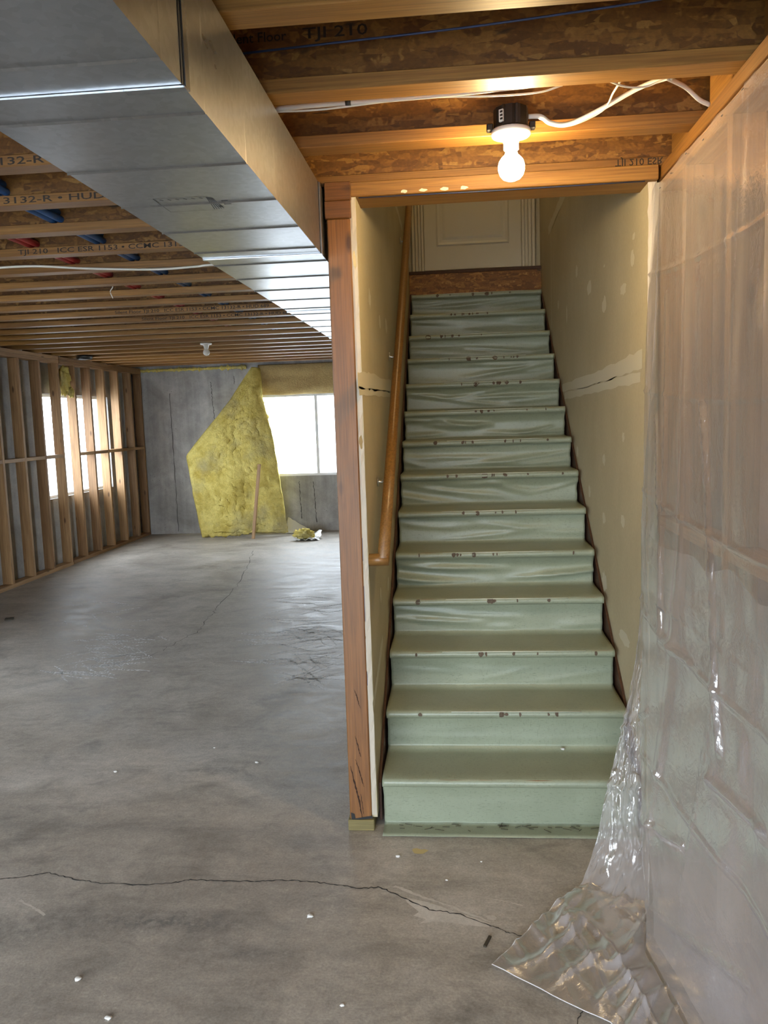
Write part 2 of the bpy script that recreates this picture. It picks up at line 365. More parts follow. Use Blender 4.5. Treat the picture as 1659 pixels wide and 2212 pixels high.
# ------------------------------------------------------------------ floor joists
def text_mesh(body, size, mat, name='printed_text', sx=1.0):
    cu = bpy.data.curves.new('t', 'FONT'); cu.body = body; cu.size = size; cu.extrude = .0002; cu.offset = size*.008; cu.resolution_u = 2
    o = bpy.data.objects.new('t', cu); sc.collection.objects.link(o); bpy.context.view_layer.update()
    me = bpy.data.meshes.new_from_object(o.evaluated_get(bpy.context.evaluated_depsgraph_get()))
    bpy.data.objects.remove(o); bpy.data.curves.remove(cu); me.name = name; me.materials.clear(); me.materials.append(mat)
    xs = [v.co.x for v in me.vertices]; w = max(xs)-min(xs)
    return me, w, min(xs)
def put_text(body, x0, x1, y, z, size, parent, mat=None, rot=(hp, 0, 0), name='printed_text'):
    me, w, mn = text_mesh(body, size, mat or M_INK, name); s = (x1-x0)/w
    for v in me.vertices: v.co.x = (v.co.x-mn)*s
    o = link(bpy.data.objects.new(name, me), parent, (x0, y, z)); o.rotation_euler = rot; return o
PITCH, FLW, FLH = .4475, .085, .038
def joist(k):
    yc = 2.757+PITCH*k; x0 = XLW+.01; x1 = .90 if k <= 1 else -.40
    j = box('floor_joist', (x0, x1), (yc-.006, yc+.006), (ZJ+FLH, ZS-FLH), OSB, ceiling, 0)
    box('bottom_flange', (x0, x1), (yc-FLW/2, yc+FLW/2), (ZJ, ZJ+FLH), lvl('X'), j, .002)
    box('top_flange', (x0, x1), (yc-FLW/2, yc+FLW/2), (ZS-FLH, ZS), lvl('X'), j, 0)
    return j, yc
JO = {}
for k in range(-13, 21): JO[k] = joist(k)
def ftext(k, body, x0, x1):
    j, yc = JO[k]; put_text(body, x0, x1, yc-FLW/2-.0006, ZJ+.007, .034, j)
ftext(0, 'ESR 1153 \u2022 CCMC 13132-R', -2.10, -1.335)
ftext(1, 'ICC ESR 1153 \u2022 CCMC 13132-R \u2022 HUD 689', -2.45, -1.20)
ftext(3, 'TJI 210   ICC ESR 1153 \u2022 CCMC 13132-R \u2022 HUD 689', -2.17, -.97)
ftext(8, 'Silent Floor TJI 210   ICC ESR 1153 \u2022 CCMC 13132-R \u2022 HUD 689', -2.62, -1.40)
ftext(9, 'Silent Floor TJI 210   ICC ESR 1153 \u2022 CCMC 13132-R \u2022 HUD 689', -2.58, -1.32)
j, yc = JO[-1]
put_text('Silent Floor', -.60, -.43, yc-.0068, 2.668, .036, j); put_text('TJI 210', -.385, -.21, yc-.0068, 2.668, .04, j)
t_ = put_text('TJI 210 ESR', .60, .77, JO[1][1]-FLW/2-.0006, ZJ+.034, .034, JO[1][0]); t_.rotation_euler = (-hp, 0, 0)
# crossways blocking panels above the right hand plate and the plate below the stair header joist
for k in range(-6, 1):
    y0 = JO[k][1]+.043; y1 = JO[k+1][1]-.043
    box('blocking_panel', (.80, .83), (y0, y1), (ZJ, ZS), lvl('Y'), ceiling, 0)
header = L(box('stair_header', (-.374, .746), (3.12, 3.299), (2.468, ZJ), lvl('X'), None, .003), 'wooden header plate across the top of the stair opening', 'header', None, 'structure')
for x in (-.17, -.10, -.02, .05): 
    V = [(x+math.cos(t)*.014*random.uniform(.7, 1.3), 3.1185, 2.476+math.sin(t)*.006*random.uniform(.7, 1.3)) for t in [2*math.pi*q/10 for q in range(10)]]
    mk('mud_spot', V, [tuple(range(10))], M_MUD, header, V[0])
tube('blue_tape_edge', [(-.34, 3.135, 2.466), (.1, 3.14, 2.465), (.70, 3.135, 2.466)],   .0016, M_BLUEW, header, (-.34, 3.135, 2.466), 6)

# ------------------------------------------------------------------ stairwell walls
def wallpoly(name, x0, x1, y0, y1, z0, z1, label):
    bm = bmesh.new(); addbox(bm, (x0, x1), (3.30, y1), (z0, z1)); addbox(bm, (x0, x1), (y0, 3.30), (z0, 2.467)); return L(frombm(name, bm, M_DRY), label, None, None, 'structure')
XWL, XWR, YD = -.350, .716, 6.93
wsl = wallpoly('wall_stair_left', XWL-.024, XWL, 3.125, YD, .05, 5.2, 'unpainted drywall on the left side of the stairwell, carrying the handrail')
wsr = wallpoly('wall_stair_right', XWR, XWR+.03, 3.15, YD, 0, 5.2, 'unpainted drywall with joint compound patches on the right of the stairs')
wse = L(box('wall_stair_end', (-.37, .75), (YD, YD+.1), (0, 5.2), M_DRY, None, 0), 'drywall around the door at the top of the stairs', None, None, 'structure')
L(box('ceiling_stairwell', (-.45, .80), (3.2, YD+.1), (5.2, 5.25), M_DRY, None, 0), 'drywall ceiling high above the stairwell', None, None, 'structure')
L(box('wall_stair_upper', (-.45, .80), (3.20, 3.30), (ZS+.03, 5.2), M_DRY, None, 0), 'upper stairwell wall above the header', None, None, 'structure')
# framing of the left stair wall, seen from the open room
sf = empty('stair_wall_framing', (-.42, 3.2, 0)); L(sf, 'stud framing on the room side of the stairwell drywall behind the post', 'framing')
box('bottom_plate', (-.46, -.376), (3.22, YF), (0, .04), pine('Y'), sf)
box('top_plate', (-.462, -.376), (3.215, YF), (ZJ-.042, ZJ), pine('Y'), sf); box('top_plate', (-.462, -.376), (3.215, YF), (ZJ-.086, ZJ-.043), pine('Y'), sf)
y = 3.62
while y < YF-.1:
    box('stud', (-.46, -.376), (y, y+.04), (.04, ZJ-.086), pine('Z'), sf); y += .4475
L(box('wall_room_right', (-.376, -.352), (YD, YF), (0, ZS), M_DRY, None, 0), 'drywall closing the open room on the right beyond the stairs', None, None, 'structure')
# gypsum edge, ragged
def ragged(name, x0, x1, y, z0, z1, mat, parent, n=70, amp=.006, seed=1):
    rnd = random.Random(seed); V = []; Fc = []
    for i in range(n+1):
        z = z0+(z1-z0)*i/n
        V += [(x0+rnd.uniform(-amp, amp)*.5, y, z), (x1+rnd.uniform(-amp*.2, amp*.6), y+rnd.uniform(-.004, .002), z), ((x0+x1)/2, y-.006*rnd.random(), z)]
    for i in range(n): a = 3*i; Fc += [(a, a+2, a+5, a+3), (a+2, a+1, a+4, a+5)]
    return mk(name, V, Fc, mat, parent, (x0, y, z0))
ragged('gypsum_edge', XWL-.026, XWL-.003, 3.122, .06, 2.465, M_GYP, wsl)
ragged('gypsum_edge', XWR-.002, XWR+.022, 3.146, .06, 2.465, M_GYP, wsr, seed=4)
def blob(name, parent, plane, ctr, ry, rz, mat, n=18, jag=.25, seed=0, tilt=0):
    rnd = random.Random(seed); x, cy, cz = plane, ctr[0], ctr[1]; s = -.0012 if plane > 0 else .0012; V = []
    for i in range(n):
        t = 2*math.pi*i/n; q = 1+rnd.uniform(-jag, jag); a, b = ry*q*math.cos(t), rz*q*math.sin(t)
        V.append((x+s, cy+a*math.cos(tilt)-b*math.sin(tilt), cz+a*math.sin(tilt)+b*math.cos(tilt)))
    f = tuple(range(n)); return mk(name, V, [f if plane < 0 else f[::-1]], mat, parent, (x, cy, cz))
def rp(x, y, plane): p = at(x, y, 'X', plane); return (p.y, p.z)
R7 = [(1213, 645, 24, 82), (1410, 655, 34, 66), (1300, 745, 22, 95), (1140, 550, 13, 70), (1470, 350, 15, 45), (1463, 480, 20, 95), (1300, 520, 8, 16), (1083, 800, 8, 110), (1034, 745, 8, 55)]
R8 = [(1410, 225, 14, 58), (1298, 355, 17, 60), (1298, 695, 17, 68), (1407, 710, 20, 82), (1215, 540, 12, 74), (1145, 310, 10, 66), (1300, 1060, 26, 110), (1418, 1390, 60, 80)]
for i, (cx, cy, w, h) in enumerate([(820+a*.3737, 380+b*.3737, c*.3737, d*.3737) for a, b, c, d in R7]+[(820+a*.3737, 860+b*.3737, c*.3737, d*.3737) for a, b, c, d in R8]):
    c = rp(cx, cy, XWR); a = rp(cx-w/2, cy, XWR); t = rp(cx, cy-h/2, XWR)
    blob('mud_patch', wsr, XWR, c, abs(a[0]-c[0]), abs(t[1]-c[1]), M_MUD, 16, .22, i)
def band(name, parent, plane, pts, wfun, mat, seed): 
    P = [Vector((plane+(-.0014 if plane > 0 else .0014), *rp(*q, plane))) for q in pts]
    return ribbon(name, P, wfun, mat, parent, Vector((1, 0, 0)), 7, .002, seed=seed, rw=(.8, 1.15))
band('tape_joint', wsr, XWR, [(1388, 775), (1330, 800), (1270, 823), (1215, 838)], lambda t: .075-.02*t, M_MUD, 3)
band('tape_joint', wsr, XWR, [(1384, 815), (1330, 826), (1270, 843), (1220, 855)], lambda t: .045, M_MUD, 4)
band('tape_joint', wsr, XWR, [(1190, 470), (1191, 600), (1192, 715)], lambda t: .022, M_MUD, 5)
band('tape_joint', wsr, XWR, [(1225, 405), (1205, 450), (1185, 500)], lambda t: .07, M_MUD, 6)
band('tape_joint', wsl, XWL, [(772, 822), (800, 824), (845, 836)], lambda t: .07, M_MUD, 7)
band('tape_joint', wsl, XWL, [(775, 845), (805, 848), (842, 852)], lambda t: .03, M_MUD, 8)
band('tape_joint', wsl, XWL, [(849, 425), (858, 455), (868, 492)], lambda t: .05, M_MUD, 9)
band('tape_joint', wsl, XWL, [(805, 1530), (815, 1460), (826, 1380)], lambda t: .05, M_MUD, 10)
for i, (cx, cy, w, h) in enumerate(((798, 645, 5, 38), (820, 695, 4, 26), (834, 705, 4, 32), (822, 1285, 3, 36), (838, 1260, 4, 30), (765, 560, 8, 40), (779, 955, 8, 30))):
    c = rp(cx, cy, XWL); a = rp(cx-w/2, cy, XWL); t = rp(cx, cy-h/2, XWL); blob('mud_patch', wsl, XWL, c, abs(a[0]-c[0]), abs(t[1]-c[1]), M_MUD, 14, .2, 40+i)

# ------------------------------------------------------------------ door at the top of the stairs
Y0, RUN, RISE, ZO, XL, WID = 3.1192, .269, .185, .0242, -.3262, 1.0177
ZTOP = 2.83
d1 = L(empty('door_1', (.22, YD-.04, ZTOP+.01)), 'cream painted panel door at the top of the stairs', None, None, 'structure')
def panelled(x0, x1, z0, z1, y, mat, parent):
    box('door_slab', (x0, x1), (y, y+.04), (z0, z1), mat, parent, .002)
    for (pz0, pz1) in ((3.03, 3.75), (3.92, 4.62)):
        a, b = x0+.10, x1-.098
        # raised panel: bevelled frame ridge then a sunken groove then field
        V = []; Fc = []
        for k, (ins, yy) in enumerate(((0, 0), (.012, -.008), (.03, -.002), (.05, -.002), (.07, -.009))):
            V += [(a+ins, y+yy-.0005, pz0+ins), (b-ins, y+yy-.0005, pz0+ins), (b-ins, y+yy-.0005, pz1-ins), (a+ins, y+yy-.0005, pz1-ins)]
        for k in range(4):
            for q in range(4): Fc.append((4*k+q, 4*k+(q+1) % 4, 4*k+4+(q+1) % 4, 4*k+4+q))
        Fc.append((16, 17, 18, 19)); mk('door_panel', V, Fc, mat, parent, (a, y, pz0))
panelled(-.222, .565, ZTOP+.012, 4.80, YD-.035, M_DOOR, d1)
for nm, xs in (('trim_1', ((-.322, -.300), (-.296, -.274), (-.270, -.250), (-.246, -.225))), ('trim_2', ((.567, .590), (.594, .616), (.620, .644), (.648, .674)))):
    t = L(empty(nm, (xs[0][0], YD-.05, ZTOP)), ('cream door casing with fluted moulding left of the door' if nm == 'trim_1' else 'cream door casing with fluted moulding right of the door'), None, None, 'structure')
    box('casing_back', (xs[0][0], xs[-1][1]), (YD-.03, YD), (ZTOP, 4.85), M_DOOR, t, 0)
    for i, x in enumerate(xs): box('moulding', x, (YD-.045-.004*(i % 2), YD-.03), (ZTOP, 4.85), M_DOOR, t, .004)
L(box('trim_3', (-.349, .715), (YD-.10, YD-.002), (ZTOP-.028, ZTOP), M_STRINGER, None, .004), 'dark brown wooden threshold below the door', None, None, 'structure')
# ------------------------------------------------------------------ staircase
st = L(empty('staircase', (.18, 3.2, 0)), 'straight wooden staircase covered in green film, rising to a door', 'stairs')
ROFF = .055
for i in range(14):
    zt = RISE*(i+1)+ZO; yn = Y0+RUN*i
    t = box('tread', (XL+.004, XL+WID-.004), (yn+.006, min(yn+RUN+ROFF+.012, YD-.101)), (zt-.03, zt-.003), M_TREAD, st, .003)
    box('riser', (XL+.004, XL+WID-.004), (yn+ROFF+.004, yn+ROFF+.018), (max(zt-RISE-(ZO if i == 0 else 0), 0), zt-.03), M_TREAD, st, 0)
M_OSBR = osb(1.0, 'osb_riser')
box('top_riser', (XWL+.002, XWR-.002), (YD-.10, YD-.085), (14*RISE+ZO-.02, ZTOP-.028), M_OSBR, st, 0)
def stringer(x0, x1, parent):
    V = []; sl = RISE/RUN
    for x in (x0, x1): V += [(x, 3.2, .0), (x, 3.2, .16), (x, YD-.1, .15+sl*(YD-3.3)), (x, YD-.1, .0+sl*(YD-3.3)-.1)]
    Fc = [(0, 1, 2, 3), (7, 6, 5, 4), (0, 4, 5, 1), (1, 5, 6, 2), (2, 6, 7, 3), (3, 7, 4, 0)]
    mk('stringer', V, Fc, M_STRINGER, parent, (x0, 3.2, 0))
stringer(XWL+.002, XWL+.012, st); stringer(XWR-.012, XWR-.002, st)

# film: one long sheet following the steps
rnd = random.Random(11); wr = {}
AMP = {0: .001, 1: .002, 2: .003, 3: .008, 4: .020, 5: .007, 6: .012, 7: .008, 8: .016, 9: .013, 10: .007, 11: .006, 12: .006, 13: .008}
for i in range(14):
    L_ = []
    for q in range(7):
        x0 = rnd.choice((-.05, 1.05, rnd.random())); z0 = rnd.uniform(.1, .95); x1 = x0+rnd.uniform(.3, .8)*(1 if x0 < .5 else -1); z1 = z0-rnd.uniform(-.2, .7)
        L_.append((x0, z0, x1, z1, rnd.uniform(.4, 1), rnd.uniform(.02, .06)))
    wr[i] = L_
def fold(i, x, t):
    s = 0
    for (x0, z0, x1, z1, a, w) in wr[i]:
        dx, dz = x1-x0, z1-z0; q = ((x-x0)*dx*25+(t-z0)*dz)/(dx*dx*25+dz*dz); q = max(0, min(1, q))
        ex, ez = (x-x0-dx*q)*5, t-z0-dz*q+.08*math.sin(q*3); s += a*math.exp(-((ex*ex+ez*ez)/(w*4)**2*4))*math.sin(math.pi*min(1, q+.12))
    return s*AMP[i]*1.7*math.sin(math.pi*min(1, t*.98+.02))**.5+.0015*nz(x*6, t*2, i*3)
NX = 84; prof = []
for q in range(5): prof.append(('f', 0, q/4))
for i in range(14):
    for q in range(15): prof.append(('r', i, (q+.3)/15))
    for q in range(5): prof.append(('n', i, q/4))
    for q in range(1, 5): prof.append(('t', i, q/5))
prof = prof[:-4]
V = []
for kd, i, t in prof:
    zt = RISE*(i+1)+ZO; yn = Y0+RUN*i; z0 = zt-RISE-(ZO if i == 0 else 0)
    for c in range(NX+1):
        u = c/NX; x = XL+WID*u
        if kd == 'f': p = (x, 3.066+(yn+ROFF-3.066)*t-.004*(1-t), .003+.002*abs(nz(u*5, t*3))) if True else 0
        elif kd == 'r':
            lead = ROFF*(1-t) if AMP[i] < .010 else ROFF*(1-t**.8)
            yy = yn+ROFF-(ROFF-.012)*(max(0, t-.62)/.38)**1.5*(1 if AMP[i] > .010 else .35)
            p = (x+.004*nz(t*3, i, 2), yy-fold(i, u, t), z0+(zt-.034-z0)*t+.004)
        elif kd == 'n':
            a = -hp*.9+t*math.pi*.95; p = (x, yn+.016-.016*math.cos(a), zt-.018+.018*math.sin(a)+.0012*nz(u*9, i, 5))
        else: p = (x, yn+.02+(RUN+ROFF-.022)*t, zt+.0015+.0008*nz(u*8, t*3, i))
        V.append(p)
n = NX+1; Fc = [(j*n+c, j*n+c+1, (j+1)*n+c+1, (j+1)*n+c) for j in range(len(prof)-1) for c in range(NX)]
filmo = mk('stair_film', V, Fc, M_FILM, None, (.18, 3.1, 0), True); L(filmo, 'sage green protective film wrapped down the whole staircase onto the floor', 'film')
md = filmo.modifiers.new('thickness', 'SOLIDIFY'); md.thickness = .0012; md.offset = -1
M_WORN = flat('bare_wood_wear', (.085, .055, .03), .7); M_PALE_EDGE = flat('pale_edge', (.60, .62, .50), .3)
rnd = random.Random(5)
for i in range(1, 14):
    zt = RISE*(i+1)+ZO; yn = Y0+RUN*i
    for q in range(rnd.randint(6, 9)):
        x = XL+WID*min(.93, max(.12, rnd.gauss(.5, .2))); w = rnd.choice((.004, .005, .007, .009, .012, .02 if i > 4 else .008)); h = rnd.uniform(.004, .009)+(w*.3 if w > .01 else 0)
        V = []
        m_ = 8
        for s in range(m_):
            t = 2*math.pi*s/m_; e = rnd.uniform(.7, 1.2); a = -.1+(.9*math.sin(t)*e)*h/.012
            V.append((x+w*math.cos(t)*e, yn+.016-.0185*math.cos(a+.25), zt-.018+.0205*math.sin(a+.25)+.0012))
        mk('worn_spot', V, [tuple(range(m_))], M_WORN, filmo, (x, yn, zt))
    tube('pale_nosing', [(XL+WID*(.22+.06*rnd.random()), yn+.0035, zt-.004), (XL+WID*.5, yn+.0035, zt-.0035), (XL+WID*(.78+.1*rnd.random()), yn+.0035, zt-.004)], .0022, M_PALE_EDGE, filmo, (XL, yn, zt), 5)  # thin pale line along each nosing

# ------------------------------------------------------------------ post at the stair corner
po = L(empty('wooden_post', (-.415, 3.155, 0)), 'reddish brown wooden post with long cracks beside the stair foot', 'post')
box('base_block', (-.468, -.362), (3.105, 3.215), (0, .045), M_TREATED, po, .003)
box('shaft', (-.460, -.372), (3.112, 3.21), (.045, ZJ-.13), cedar('Z'), po, .004)
box('cap_block', (-.466, -.368), (3.106, 3.21), (ZJ-.13, ZJ-.066), cedar('X'), po, .003); box('cap_block', (-.464, -.366), (3.104, 3.16), (ZJ-.066, ZJ), cedar('X'), po, .003)
M_PCRACK = flat('post_crack', (.03, .012, .005), .9)
def pcrack(p, w, s): ribbon('check_crack', [at(*q, 'Y', 3.1105) for q in p], lambda t: w*math.sin(math.pi*(.1+.8*t)), M_PCRACK, po, Vector((0, 1, 0)), 10, .0012, seed=s)
pcrack([(765, 1490), (771, 1505), (778, 1530)], .004, 1); pcrack([(767, 1590), (774, 1615), (779, 1635)], .004, 2)
pcrack([(768, 1640), (778, 1672), (786, 1700)], .004, 3); pcrack([(757, 1655), (768, 1700), (777, 1735), (783, 1770)], .007, 4); pcrack([(779, 1715), (786, 1760)], .003, 5)
mk('dark_smudge', [at(*q, 'Y', 3.1104) for q in ((758, 1755), (766, 1758), (768, 1768), (803, 1762), (806, 1768), (760, 1772))], [(0, 1, 2, 3, 4, 5)], M_BLACK, po, at(758, 1755, 'Y', 3.11))
# blue and white strips in the slot between post and drywall
for (z0, z1, m) in ((1.10, 1.19, M_BLUEW), (.86, 1.0, M_BLUEW), (.80, .855, M_PAPER), (.66, .79, M_PAPER), (.60, .655, M_BLUEW)):
    box('slot_strip', (-.3725, -.3705), (3.118, 3.13), (z0, z1), m, po, 0)

# ------------------------------------------------------------------ handrail
hr = L(empty('handrail', (XWL, 3.28, 1.05)), 'round varnished wooden handrail on metal brackets along the left stair wall', 'handrail')
XH = -.292
A = at(828, 1212, 'X', XH); B = at(885, 425, 'X', XH); dirr = (B-A).normalized(); B2 = A+dirr*((6.55-A.y)/dirr.y)
def railz(y): return A+(B-A)*((y-A.y)/(B.y-A.y))
tube('rail', [A+(B2-A)*t for t in (0, .2, .4, .6, .8, 1)], .024, oak('Y'), hr, A, 14)
tube('rail_return', [(XWL+.001, A.y+.012, A.z+.004), (XH+.020, A.y+.012, A.z+.004)], .024, oak('X'), hr, (XWL, A.y, A.z), 14)
for (px, py) in ((865, 520), (842, 770), (817, 1040)):
    w = at(px, py, 'X', XWL+.004); q = railz(w.y+.03); q.z -= .026
    b = tube('bracket', catmull([(XWL+.004, w.y, w.z), (XWL+.025, w.y+.004, w.z+.002), (XH, q.y, q.z)], 5), .006, M_METAL, hr, w, 8)
    tube('rosette', [(XWL+.001, w.y, w.z), (XWL+.006, w.y, w.z)], .022, M_METAL, b, w, 14)
    V_ = [q+Vector((-.01, -.03, -.0)), q+Vector((.01, .03, .0))]

# ------------------------------------------------------------------ duct
du = L(empty('air_duct', (-.68, 0, 2.25)), 'galvanised sheet metal air duct running under the joists to the far end', 'duct')
DX0, DX1, DZ0, DZ1 = -.905, -.472, 2.25, 2.50
seams = [-2.58, -1.53, -.012, 1.504, 3.02, 4.53, 6.05, 7.56, 9.08, 10.6]
def duct(y0, y1):
    ys = [y0]; yb = y0+.13
    off = []
    while yb < y1-.02:
        ys += [yb-.006, yb, yb+.006]; off += [0]; yb += .318
    ys.append(y1); V = []; Fc = []
    for i, yy in enumerate(ys):
        bead = .003 if (0 < i < len(ys)-1 and (i-1) % 3 == 1) else 0
        for x, z in ((DX0-bead, DZ0-bead), (DX1+bead*.2, DZ0-bead), (DX1+bead*.2, DZ1), (DX0-bead, DZ1)): V.append((x, yy, z))
    for i in range(len(ys)-1):
        for k in range(4): Fc.append((4*i+k, 4*i+4+k, 4*i+4+(k+1) % 4, 4*i+(k+1) % 4))
    return mk('duct_section', V, Fc, M_GALV, du, ((DX0+DX1)/2, y0, DZ0))
for a, b in zip(seams, seams[1:]): duct(a+.003, b-.003)
for s in seams[2:-1]:
    b = .0045
    bm = bmesh.new(); addbox(bm, (DX0-b, DX1+b), (s-.004, s+.016), (DZ0-b, DZ0-.001)); addbox(bm, (DX1+.001, DX1+b), (s+.004, s+.028), (DZ0, DZ1)); addbox(bm, (DX0-b, DX0-.001), (s-.006, s+.028), (DZ0, DZ1))
    frombm('drive_cleat', bm, M_GALV, du)
    box('seam_gap', (DX1-.004, DX1+.0015), (s-.008, s+.003), (DZ0, DZ1), M_BLACK, du, 0)
M_PRINT = flat('grey_print', (.09, .095, .105), .6)
lab = empty('duct_print', (-.7, 2.28, DZ0), du)
def pline(pts, w=.0022): ribbon('print_line', [Vector((*at(*p, 'Z', DZ0-.0006).xy, DZ0-.0006)) for p in pts], lambda t: w, M_PRINT, lab, Vector((0, 0, 1)), 3, 0)
pline([(330, 430), (448, 424)]); pline([(330, 430), (369, 458)]); pline([(369, 458), (470, 453)])
for i in range(6): pline([(345+i*17, 432-i), (353+i*17, 434-i)], .006)
for i in range(5): pline([(446+i*3, 426+i*.5), (464+i*5, 452-i*.5)], .004)
pline([(478, 434), (492, 433)], .010); pline([(484, 441), (500, 440)], .010); pline([(470, 446), (482, 446)], .006)

# ------------------------------------------------------------------ left stud framing
lf = L(empty('stud_wall', (-4.76, 8, 0)), 'open stud framing with blocking along the left wall in front of the window', 'framing')
XS0, XS1 = -4.822, -4.71
def run(y0, y1, dx, ys):
    box('bottom_plate', (XS0+dx, XS1+dx), (y0, y1), (0, .042), pine('Y'), lf); box('top_plate', (XS0+dx, XS1+dx), (y0, y1), (2.435, 2.477), pine('Y'), lf); box('top_plate', (XS0+dx, XS1+dx), (y0, y1), (2.478, 2.518), pine('Y'), lf)
    for y in ys: box('stud', (XS0+dx, XS1+dx), (y-.021, y+.021), (.042, 2.435), pine('Z'), lf)
    for a, b in zip(ys, ys[1:]):
        if abs(a-9.47) < .1 : continue
        box('blocking', (XS0+dx, XS1+dx), (a+.021, b-.021), (1.315, 1.355), pine('Y'), lf)
nearY = [9.47-.445*k for k in range(0, 20)][::-1]
run(.9, 9.50, .02, nearY)
run(9.55, 12.12, 0, [9.93, 10.36, 10.79, 11.25, 11.70, 12.09])
# ------------------------------------------------------------------ right stud framing behind plastic
rf = L(empty('plastic_covered_framing', (.80, 1, 0)), 'stud framing seen hazily behind the clear plastic sheet on the right', 'framing')
box('top_plate', (.762, .852), (YB+.1, 3.19), (2.432, 2.472), pine('Y'), rf); box('top_plate', (.755, .850), (YB+.1, 3.19), (2.473, 2.518), lvl('Y'), rf); box('bottom_plate', (.762, .852), (YB+.1, 3.19), (0, .04), pine('Y'), rf)
sy = [3.17, 2.855, 2.405, 1.955, 1.505, 1.055, .605, .155, -.295, -.745, -1.2, -1.65, -2.1]
for i, y in enumerate(sy): box('stud', (.762, .852), (y-.021, y+.021), (.04, 2.432), pine('Z'), rf)
for a, b in zip(sy, sy[1:]): box('blocking', (.762, .852), (b+.021, a-.021), (1.21, 1.25), pine('Y'), rf)
box('blocking', (.762, .852), (2.426, 2.834), (.99, 1.03), pine('Y'), rf)

# ------------------------------------------------------------------ plastic sheet
rows = [  # v, then control points edge, fold, g1, g2, g3
    (0.00, [(.738, 3.165, 2.455), (.740, 3.09, 2.452), (.742, 3.0, 2.45), (.748, 2.0, 2.455), (.748, .5, 2.45), (.748, -1.2, 2.45)]),
    (0.20, [(.712, 3.135, 1.9), (.722, 3.07, 1.9), (.728, 3.0, 1.9), (.735, 2.0, 1.9), (.735, .5, 1.9), (.735, -1.2, 1.9)]),
    (0.42, [(.700, 3.115, 1.25), (.704, 3.085, 1.25), (.686, 3.04, 1.25), (.726, 2.0, 1.25), (.73, .5, 1.25), (.73, -1.2, 1.25)]),
    (0.58, [(.650, 3.02, .72), (.684, 2.955, .73), (.632, 2.83, .74), (.700, 1.95, .76), (.71, .5, .76), (.71, -1.2, .76)]),
    (0.72, [(.53, 2.88, .30), (.640, 2.79, .31), (.575, 2.58, .33), (.66, 1.9, .36), (.69, .5, .36), (.69, -1.2, .36)]),
    (0.83, [(.395, 2.735, .006), (.600, 2.62, .010), (.545, 2.40, .012), (.61, 1.85, .012), (.65, .5, .012), (.65, -1.2, .012)]),
    (1.00, [(.072, 2.301, .004), (.300, 2.13, .005), (.392, 2.06, .005), (.42, 1.6, .005), (.38, .4, .005), (.40, -1.2, .005)])]
ucol = [0, .13, .22, .50, .76, 1.0]
def cr(a, b, c, d, t): return .5*((2*b)+(c-a)*t+(2*a-5*b+4*c-d)*t*t+(3*b-a-3*c+d)*t**3)
def interp(keys, vals, t, lin=False):
    i = 0
    while i < len(keys)-2 and t > keys[i+1]: i += 1
    q = (t-keys[i])/(keys[i+1]-keys[i]); b, c = vals[i], vals[i+1]
    if lin: return b.lerp(c, q)
    a = vals[i-1] if i > 0 else b*2-c; d = vals[i+2] if i+2 < len(vals) else c*2-b
    return cr(a, b, c, d, q)
RV = [[Vector(p) for p in r[1]] for r in rows]; vk = [r[0] for r in rows]
PLEATS = [([(1413, 900), (1440, 1200), (1455, 1380), (1508, 1432)], .012, .012), ([(1500, 870), (1520, 1150), (1550, 1450), (1572, 1620)], .012, .010), ([(1383, 1640), (1480, 1780), (1540, 1830)], .014, .010), ([(1383, 1830), (1520, 1990), (1659, 2130)], .020, .012), ([(1562, 1680), (1659, 1800)], .015, .012), ([(1400, 1585), (1452, 1535)], .009, .008), ([(1420, 640), (1430, 900), (1438, 1150)], .008, .010), ([(1620, 480), (1610, 700)], .008, .010), ([(1545, 470), (1548, 600)], .008, .008)]
PLEATS = [([(lambda q: (q.y, q.z))(at(*p, 'X', .70)) for p in P], a, w) for P, a, w in PLEATS]
def pleat(y, z):
    s = 0
    for P, a, w in PLEATS:
        best = 9
        for (y0, z0), (y1, z1) in zip(P, P[1:]):
            dy, dz = y1-y0, z1-z0; t = max(0, min(1, ((y-y0)*dy+(z-z0)*dz)/(dy*dy+dz*dz))); best = min(best, (y-y0-dy*t)**2+(z-z0-dz*t)**2)
        if best < .01: s += a*math.exp(-best/(w*w))+a*.4*math.exp(-best/(w*w*9))*nz(y*14, z*9, 3)
    return s
